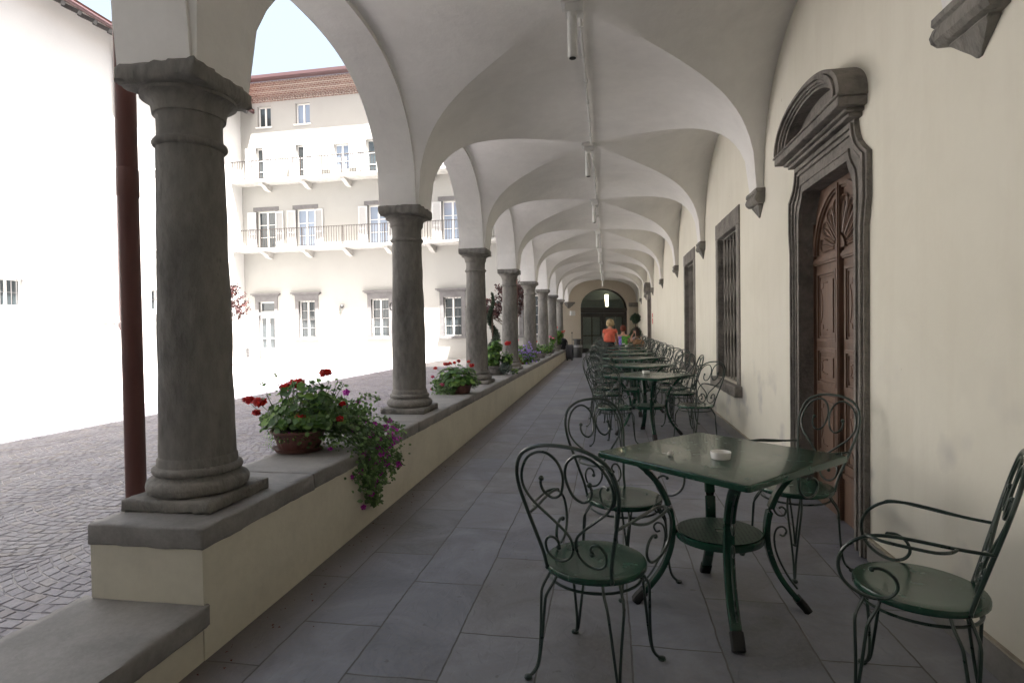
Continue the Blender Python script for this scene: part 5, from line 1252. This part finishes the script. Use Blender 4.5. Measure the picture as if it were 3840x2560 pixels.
# --- spiral topiary standing in the courtyard
TP = thing('spiral_topiary', 'tall clipped conifer spiral standing in the courtyard behind the third and fourth columns', 'topiary', (-2.72, 13.4, 0.0))
m = MB(); m.lathe([(0.17,0.0),(0.20,0.12),(0.24,0.36),(0.26,0.38),(0.26,0.42),(0.23,0.42),(0.22,0.38),(0.001,0.37)], seg=32); m.obj('pot', MT['greypot'], TP)
m = MB(); m.tube([(0,0,0.35),(0.01,0,1.2),(0,0,2.1)], 0.022, 8); m.obj('trunk', MT['bark'], TP)
C_ = MB(); random.seed(5)
for i in range(9000):
    t = random.random()**1.15; z = 0.45+1.80*t; ph = t*2*pi*2.05+0.9; R = 0.135*(1-t)**0.8+0.015; w = 0.155*(1-t*0.93)
    d = Vector((random.gauss(0,1), random.gauss(0,1), random.gauss(0,1))).normalized()*w*random.uniform(0.55,1.0)
    p = Vector((R*cos(ph), R*sin(ph), z))+Vector((d.x, d.y, d.z*1.0))
    leaf_oval(C_, p, (random.uniform(-1,1), random.uniform(-1,1), random.uniform(-.3,.6)), random.uniform(0.018,0.040), random.uniform(0,6.3), 0.20)
C_.obj('foliage', MT['con'], TP)
# --- ball topiary near the glazed door
BT = thing('ball_topiary', 'ball topiary of two green globes standing by the far corner', 'topiary', (1.16, 25.2, fz(25.2)))
m = MB(); m.lathe([(0.16,0),(0.22,0.4),(0.22,0.42),(0.19,0.42),(0.001,0.38)], seg=24); m.obj('pot', MT['greypot'], BT)
m = MB(); m.tube([(0,0,0.35),(0,0,1.8)], 0.02, 8); m.obj('trunk', MT['bark'], BT)
C_ = MB(); foliage_ball(C_, (0,0,0.93), (0.29,0.29,0.30), 2600, 0.05, 'oval', shell=0.7); foliage_ball(C_, (0,0,1.60), (0.24,0.24,0.24), 2000, 0.05, 'oval', shell=0.7); C_.obj('foliage', MT['con'], BT)
# --- little red leaved trees
def red_tree(x, y, h, lab, cr, n_, seed, lean=0.0, thr=0.0):
    random.seed(seed); t = thing('red_maple_tree', lab, 'tree', (x, y, 0)); B = MB(); Lf = MB(); ends = []
    def branch(p, d, L, r, lv):
        p = Vector(p); pts = [p]; dd = Vector(d).normalized()
        for i in range(5):
            dd = (dd+Vector((random.uniform(-.25,.25), random.uniform(-.25,.25), random.uniform(-.08,.12)))).normalized(); pts.append(pts[-1]+dd*L/5)
        B.tube(pts, r, 6, scale=[1-0.13*i for i in range(6)])
        if lv > 0:
            for q in range(4):
                a = random.uniform(0,6.3); nd = (dd+Vector((cos(a),sin(a),random.uniform(-.3,.4)))*0.75).normalized(); branch(pts[random.randint(2,5)], nd, L*0.66, r*0.55, lv-1)
        else: ends.extend(pts[2:])
    B.tube([(0,0,0),(0.02,0.01,h*0.2),(0.05+lean*0.3,0.0,h*0.38)], 0.035, 8)
    for q in range(6):
        a = q*1.05+random.random(); branch((0.05+lean*0.3,0,h*0.36), (cos(a)*0.7+lean,sin(a)*0.7,1.0), h*0.30, 0.017, 2)
    random.shuffle(ends)
    for i in range(n_):
        e = ends[i % len(ends)]
        if e.z < h*thr: continue
        leaf_round(Lf, e+Vector((random.gauss(0,.05), random.gauss(0,.05), random.gauss(0,.05))), (random.uniform(-1,1), random.uniform(-1,1), random.uniform(0,1)), random.uniform(0.03,0.06), random.uniform(0,6.3), 5)
    B.obj('trunk', MT['bark'], t); Lf.obj('crown', MT['maple'], t)
red_tree(-3.25, 19.6, 3.35, 'small red leaved tree with bare twigs behind the fourth and fifth columns', 1.2, 1500, 4, -0.15, 0.0)
red_tree(-15.95, 22.0, 3.7, 'red leaved shrub tree in the far left corner of the courtyard', 1.2, 3200, 9)

# ================================================================== suitcase, bag, bin
sc_ = thing('suitcase', 'upright grey trolley suitcase with raised handle beside the parapet end', 'suitcase', (-1.46, 22.0, fz(22)))
m = MB(); m.wbox(-0.145, 0.145, -0.11, 0.11, 0.05, 0.60, 0.03, 0.003, 0.06, 2); m.obj('shell', MT['case'], sc_, ang=70)
m = MB(); m.tube([(0.09,0.08,0.58),(0.09,0.08,1.02)], 0.008, 8); m.box(0.07,0.11,0.065,0.095,1.02,1.08); m.obj('handle', MT['anth'], sc_)
for dx in (-0.09, 0.09):
    m = MB(); m.lathe([(0.001,-0.015),(0.03,-0.014),(0.03,0.014),(0.001,0.015)], seg=16); m.v = [(x_+0, z_, y_+0.03) for x_, y_, z_ in m.v]; m.v = [(x_+dx, y_-0.08, z_) for x_, y_, z_ in m.v]; m.obj('wheel', MT['rubber'], sc_)
    m = MB(); m.box(dx-0.025, dx+0.025, -0.095, -0.065, 0.03, 0.06); m.obj('wheel_mount', MT['anth'], sc_)
bp = thing('backpack', 'black backpack set on the parapet end beside the suitcase', 'bag', (-1.76, 22.45, 0.571))
bm_ = bmesh.new(); bmesh.ops.create_icosphere(bm_, subdivisions=4, radius=1)
for v in bm_.verts:
    c = v.co; c.x = math.copysign(abs(c.x)**0.7, c.x)*0.17; c.y = math.copysign(abs(c.y)**0.7, c.y)*0.12; c.z = math.copysign(abs(c.z)**0.6, c.z)*0.22+0.22
    c += noise.noise_vector(c*7)*0.02
me = bpy.data.meshes.new('bag_body'); bm_.to_mesh(me); bm_.free(); me.materials.append(MT['black']); me.shade_smooth(); o = bpy.data.objects.new('bag_body', me); COL.objects.link(o); o.parent = bp
m = MB(); m.tube(spline([(0.10,-0.06,0.40),(0.17,-0.10,0.36),(0.20,-0.11,0.22),(0.15,-0.10,0.08)], 5), 0.012, 6); m.obj('strap', MT['black'], bp)
bn = thing('litter_bin', 'round black litter bin with a raised lid and plastic liner', 'bin', (-1.26, 23.75, fz(23.75)))
m = MB(); m.lathe([(0.16,0.0),(0.19,0.01),(0.20,0.50),(0.195,0.51),(0.17,0.51)], seg=32); m.obj('drum', MT['anth'], bn)
m = MB(); m.lathe([(0.14,0.5105),(0.14,0.72),(0.19,0.725),(0.19,0.765),(0.17,0.77),(0.001,0.77)], seg=32); m.obj('lid', MT['anth'], bn)
m = MB(); m.lathe([(0.202,0.43),(0.207,0.47),(0.203,0.515),(0.185,0.520)], seg=40, amp=0.008, fr=30); m.obj('liner', MT['bag'], bn)

# ================================================================== people
def skinmesh(name, pts, edges, mat, parent, sub=2, org=(0,0,0)):
    me = bpy.data.meshes.new(name); me.from_pydata([p[:3] for p in pts], edges, []); me.update()
    o = bpy.data.objects.new(name, me); COL.objects.link(o)
    sk_ = o.modifiers.new('s', 'SKIN'); sk_.branch_smoothing = 0.6
    for i, p in enumerate(pts): 
        v = me.skin_vertices[0].data[i]; v.radius = (p[3], p[4] if len(p) > 4 else p[3]); v.use_root = (i == 0)
    sb = o.modifiers.new('b', 'SUBSURF'); sb.levels = sub; sb.render_levels = sub
    bpy.context.view_layer.update(); ev = o.evaluated_get(bpy.context.evaluated_depsgraph_get()); nm = bpy.data.meshes.new_from_object(ev)
    bpy.data.objects.remove(o); nm.materials.clear(); nm.materials.append(mat); nm.shade_smooth()
    o = bpy.data.objects.new(name, nm); COL.objects.link(o); o.parent = parent; return o
def blob(name, c, r, mat, parent, amp=0.1, fr=8, cut=None, rot=0):
    bm_ = bmesh.new(); bmesh.ops.create_icosphere(bm_, subdivisions=4, radius=1)
    for v in bm_.verts:
        q = v.co.copy(); q *= 1+amp*noise.noise(Vector((q.x*fr, q.y*fr, q.z*fr*0.35)))
        v.co = Vector((q.x*r[0], q.y*r[1], q.z*r[2]))
        if cut: v.co = cut(v.co)
        v.co += Vector(c)
    me = bpy.data.meshes.new(name); bm_.to_mesh(me); bm_.free(); me.materials.append(mat); me.shade_smooth(); o = bpy.data.objects.new(name, me); COL.objects.link(o); o.parent = parent; return o
def face(p, c, s, mat_eye=None):
    m = MB(); c = Vector(c)
    for sx in (-1, 1): m.ball(c+Vector((sx*0.031*s, 0.083*s, 0.012*s)), 0.009*s, seg=8, rings=6)
    m.obj('eyes', MT['darkhair'], p); m = MB(); m.ball(c+Vector((0,0.095*s,-0.045*s)), 0.016*s, sx=1.3, sy=0.5, sz=0.4, seg=8, rings=6); m.obj('mouth', MT['pink'], p)
def hand(base, d, up, s, parent, curl=0.5):
    # palm plus five separate fingers, skinned as one piece; d = pointing direction, up = back of the hand
    d = Vector(d).normalized(); up = Vector(up).normalized(); sd = d.cross(up).normalized(); b = Vector(base)
    pts = [(*b, .022*s, .016*s), (*(b+d*.045*s), .030*s, .014*s), (*(b+d*.075*s), .032*s, .012*s)]; ed = [(0,1),(1,2)]
    for i, (off, L) in enumerate(((-.028,.062),(-.010,.072),(.010,.068),(.027,.052))):
        r0 = b+d*.085*s+sd*off*s; p1 = r0+d*L*.5*s-up*curl*.012*s; p2 = r0+d*L*.85*s-up*curl*.04*s
        k_ = len(pts); pts += [(*r0, .0095*s), (*p1, .0088*s), (*p2, .0075*s)]; ed += [(2,k_),(k_,k_+1),(k_+1,k_+2)]
    k_ = len(pts); t0 = b+d*.030*s-sd*.030*s; pts += [(*t0, .011*s), (*(t0+d*.030*s-sd*.020*s-up*.012*s), .010*s), (*(t0+d*.055*s-sd*.022*s-up*.022*s), .008*s)]; ed += [(1,k_),(k_,k_+1),(k_+1,k_+2)]
    return skinmesh('hand', pts, ed, MT['skin'], parent, 1)
# standing woman seen from behind, leaning a little over the table
W = thing('person', 'woman with short blond hair in coral T-shirt leaning over a table, seen from behind', 'person', (0.03, 16.75, fz(16.75)), RD(-8)); W.scale = (0.94, 0.94, 0.93)
body = [(0,0,.86,.155,.105),(0,.01,1.00,.150,.100),(0,.06,1.14,.165,.11),(0,.13,1.27,.16,.10),(0,.17,1.335,.07,.06),(0,.19,1.375,.048,.048),(0,.22,1.43,.062,.072),(0,.235,1.50,.072,.085),(0,.235,1.55,.05,.06),
        (-.17,.15,1.27,.050),(-.205,.18,1.08,.041),(-.17,.36,.93,.033),(-.13,.45,.86,.022), (.17,.15,1.27,.050),(.215,.15,1.08,.042),(.20,.30,.92,.034),(.17,.40,.84,.022),
        (-.085,0,.80,.10),(-.09,.01,.46,.062),(-.09,-.01,.10,.040),(-.09,.06,.035,.035),(.085,0,.80,.10),(.09,.01,.46,.062),(.09,-.01,.10,.040),(.09,.06,.035,.035)]
ed = [(0,1),(1,2),(2,3),(3,4),(4,5),(5,6),(6,7),(7,8),(3,9),(9,10),(10,11),(11,12),(3,13),(13,14),(14,15),(15,16),(0,17),(17,18),(18,19),(19,20),(0,21),(21,22),(22,23),(23,24)]
skinmesh('body', body, ed, MT['skin'], W)
sh_ = [(0,0,.86,.205,.145),(0,.01,1.00,.190,.130),(0,.06,1.14,.195,.13),(0,.125,1.27,.175,.115),(0,.155,1.325,.085,.07),(-.165,.14,1.275,.072),(-.20,.165,1.17,.066),(.165,.14,1.275,.072),(.205,.15,1.17,.066)]
skinmesh('t_shirt', sh_, [(0,1),(1,2),(2,3),(3,4),(3,5),(5,6),(3,7),(7,8)], MT['coral'], W)
tr_ = [(0,0,.97,.165,.115),(0,0,.89,.185,.125),(0,0,.80,.19,.13),(-.09,.0,.74,.10),(-.095,.01,.46,.078),(-.095,-.005,.10,.066),(.09,.0,.74,.10),(.095,.01,.46,.078),(.095,-.005,.10,.066)]
skinmesh('trousers', tr_, [(0,1),(1,2),(2,3),(3,4),(4,5),(2,6),(6,7),(7,8)], MT['black'], W)
for sx in (-1, 1): m = MB(); m.wbox(sx*.09-.045, sx*.09+.045, -.07, .17, 0.0, 0.07, 0.02, 0.003, 0.03, sx); m.obj('shoe', MT['black'], W, ang=70)
blob('hair', (0,.215,1.495), (.118,.118,.125), MT['blond'], W, 0.22, 7, lambda c: Vector((c.x*(1+0.25*max(0,-c.z)/.12), c.y if c.y < 0.05 else 0.05+(c.y-.05)*0.3, c.z)))
face(W, (0,.235,1.49), 1.0); hand((-.13,.45,.86), (.1,1,-.3), (0,.3,1), 1, W); hand((.17,.40,.84), (-.1,1,-.3), (0,.3,1), 1, W)
# seated person in lime and purple, back to the viewer
def seated(loc, rz, lab, top, hair, s=1.0, arms=None, halfm=None):
    P = thing('person', lab, 'person', loc, rz); P.scale = (s, s, s)
    a = arms or [(-.17,.04,.98,.046),(-.21,.10,.80,.040),(-.14,.30,.78,.030),(-.08,.36,.79,.022),(.17,.04,.98,.046),(.21,.10,.80,.040),(.14,.30,.78,.030),(.08,.36,.79,.022)]
    body = [(0,-.02,.53,.150,.11),(0,-.02,.68,.125,.09),(0,.0,.85,.145,.09),(0,.02,.97,.14,.085),(0,.03,1.04,.06,.055),(0,.04,1.09,.045,.045),(0,.055,1.15,.060,.068),(0,.06,1.215,.070,.082),(0,.06,1.265,.048,.058)]+a+[
        (-.09,.08,.53,.085),(-.10,.40,.50,.060),(-.10,.42,.12,.040),(-.10,.48,.04,.032),(.09,.08,.53,.085),(.10,.40,.50,.060),(.10,.42,.12,.040),(.10,.48,.04,.032)]
    ed = [(0,1),(1,2),(2,3),(3,4),(4,5),(5,6),(6,7),(7,8),(3,9),(9,10),(10,11),(11,12),(3,13),(13,14),(14,15),(15,16),(0,17),(17,18),(18,19),(19,20),(0,21),(21,22),(22,23),(23,24)]
    skinmesh('body', body, ed, MT['skin'], P)
    sp = [(0,-.02,.54,.175,.13),(0,-.02,.68,.15,.115),(0,.0,.85,.168,.115),(0,.02,.965,.155,.10),(0,.028,1.02,.075,.065),(a[0][0],a[0][1],a[0][2],.062),(a[1][0]*.5+a[0][0]*.5,(a[0][1]+a[1][1])/2,(a[0][2]+a[1][2])/2,.056),(a[4][0],a[4][1],a[4][2],.062),((a[4][0]+a[5][0])/2,(a[4][1]+a[5][1])/2,(a[4][2]+a[5][2])/2,.056)]
    o = skinmesh('top', sp, [(0,1),(1,2),(2,3),(3,4),(3,5),(5,6),(3,7),(7,8)], MT[top], P)
    if halfm:
        o.data.materials.append(MT[halfm])
        for pl in o.data.polygons:
            if pl.center.x < -0.035: pl.material_index = 1
    tp = [(0,-.02,.52,.165,.12),(-.09,.10,.52,.098),(-.10,.40,.50,.075),(-.10,.42,.10,.058),(.09,.10,.52,.098),(.10,.40,.50,.075),(.10,.42,.10,.058)]
    skinmesh('trousers', tp, [(0,1),(1,2),(2,3),(0,4),(4,5),(5,6)], MT['black'], P)
    for sx in (-1, 1): m = MB(); m.wbox(sx*.10-.04, sx*.10+.04, .38, .60, 0.0, 0.07, 0.02, 0.003, 0.03, sx); m.obj('shoe', MT['black'], P, ang=70)
    return P
p2 = seated((0.47,18.80,fz(18.8)), RD(2), 'seated person with auburn hair in lime and purple top, back to the viewer', 'lime', 'redhair', 1.0, None, 'purple')
blob('hair', (0,.045,1.215), (.092,.105,.105), MT['redhair'], p2, 0.25, 7); face(p2, (0,.055,1.20), 1.0); hand((-.08,.36,.79), (.2,1,0), (0,0,1), 1, p2); hand((.08,.36,.79), (-.2,1,0), (0,0,1), 1, p2)
p3 = seated((0.97,19.75,fz(19.75)), RD(72), 'seated woman with long dark hair in mauve top holding a hand to her mouth', 'mauve', 'darkhair', 0.93,
            [(-.16,.05,.97,.044),(-.19,.22,.80,.038),(-.10,.36,.80,.030),(-.04,.42,.80,.022),(.16,.05,.97,.044),(.16,.28,.84,.038),(.08,.24,1.02,.030),(.05,.17,1.10,.021)])
blob('hair', (0,.035,1.17), (.098,.105,.165), MT['darkhair'], p3, 0.25, 7, lambda c: Vector((c.x*(1+0.35*max(0,-c.z)/.16), (c.y if c.z > 0.03 else min(c.y, -0.0)) if c.y > 0 else c.y*(1+0.3*max(0,-c.z)/.16), c.z if c.z > 0 else c.z*1.9)))
face(p3, (0,.06,1.20), 1.0); hand((-.04,.42,.80), (.6,.6,0), (0,0,1), 1, p3); hand((.05,.17,1.10), (-.1,-.15,1), (0.3,1,0.1), 0.9, p3, 0.9)
hb = thing('handbag', 'brown leather bag hung on a chair back before the seated woman', 'bag', (0.90, 17.75, fz(17.75)+0.62))
blob('bag_body', (0,0,0.13), (.17,.08,.14), MT['leather'], hb, 0.35, 3); m = MB(); m.tube(spline([(-.12,0,.22),(-.06,0,.34),(.06,0,.34),(.12,0,.22)], 5), .010, 6); m.obj('strap', MT['leather'], hb)

# ================================================================== light, sky, camera
SUN = Vector((1.0, -1.0, 3.2)).normalized()
w = bpy.data.worlds.new('World'); SC.world = w; w.use_nodes = True; nt = w.node_tree
bg = nt.nodes['Background']; sky = nt.nodes.new('ShaderNodeTexSky'); sky.sky_type = 'NISHITA'; sky.sun_disc = False
el = math.asin(SUN.z); az = math.atan2(SUN.x, SUN.y)
sky.sun_elevation = el; sky.sun_rotation = az; sky.air_density = 1.0; sky.dust_density = 10.0; sky.ozone_density = 1.0
hz_ = nt.nodes.new('ShaderNodeMix'); hz_.data_type = 'RGBA'; hz_.inputs['Factor'].default_value = 0.6; hz_.inputs[7].default_value = (0.88, 0.99, 0.95, 1)
nt.links.new(sky.outputs[0], hz_.inputs[6]); nt.links.new(hz_.outputs[2], bg.inputs['Color']); bg.inputs['Strength'].default_value = 0.10
sl = bpy.data.lights.new('sun', 'SUN'); sl.energy = 5.0; sl.angle = RD(0.5); sl.color = (1.0, 0.97, 0.935)
so = bpy.data.objects.new('sun', sl); COL.objects.link(so); so.rotation_euler = SUN.to_track_quat('Z', 'Y').to_euler()
cam = bpy.data.cameras.new('camera'); co_ = bpy.data.objects.new('camera', cam); COL.objects.link(co_); SC.camera = co_
f_ = 1320.0; CX, CY_ = 1176, 784
d1 = Vector((1397-CX, CY_-754, -f_)).normalized(); hz = Vector((1, 0.0145, 0)); Zc = hz.cross(d1).normalized()
if Zc.y < 0: Zc.negate()
Yc = d1; Xc = Yc.cross(Zc)
Rm = Matrix((Xc, Yc, Zc)); co_.matrix_world = Matrix.Translation((0,0,1.37)) @ Rm.to_4x4()
cam.sensor_width = 36; cam.lens = 36*f_/2352; cam.clip_start = 0.05; cam.clip_end = 500
SC.view_settings.view_transform = 'Standard'; SC.view_settings.look = 'None'; SC.view_settings.exposure = 3.1; SC.view_settings.gamma = 1
SC.render.engine = 'CYCLES'; SC.cycles.max_bounces = 10; SC.cycles.diffuse_bounces = 6; SC.cycles.glossy_bounces = 4; SC.cycles.transparent_max_bounces = 12
SC.cycles.use_denoising = True
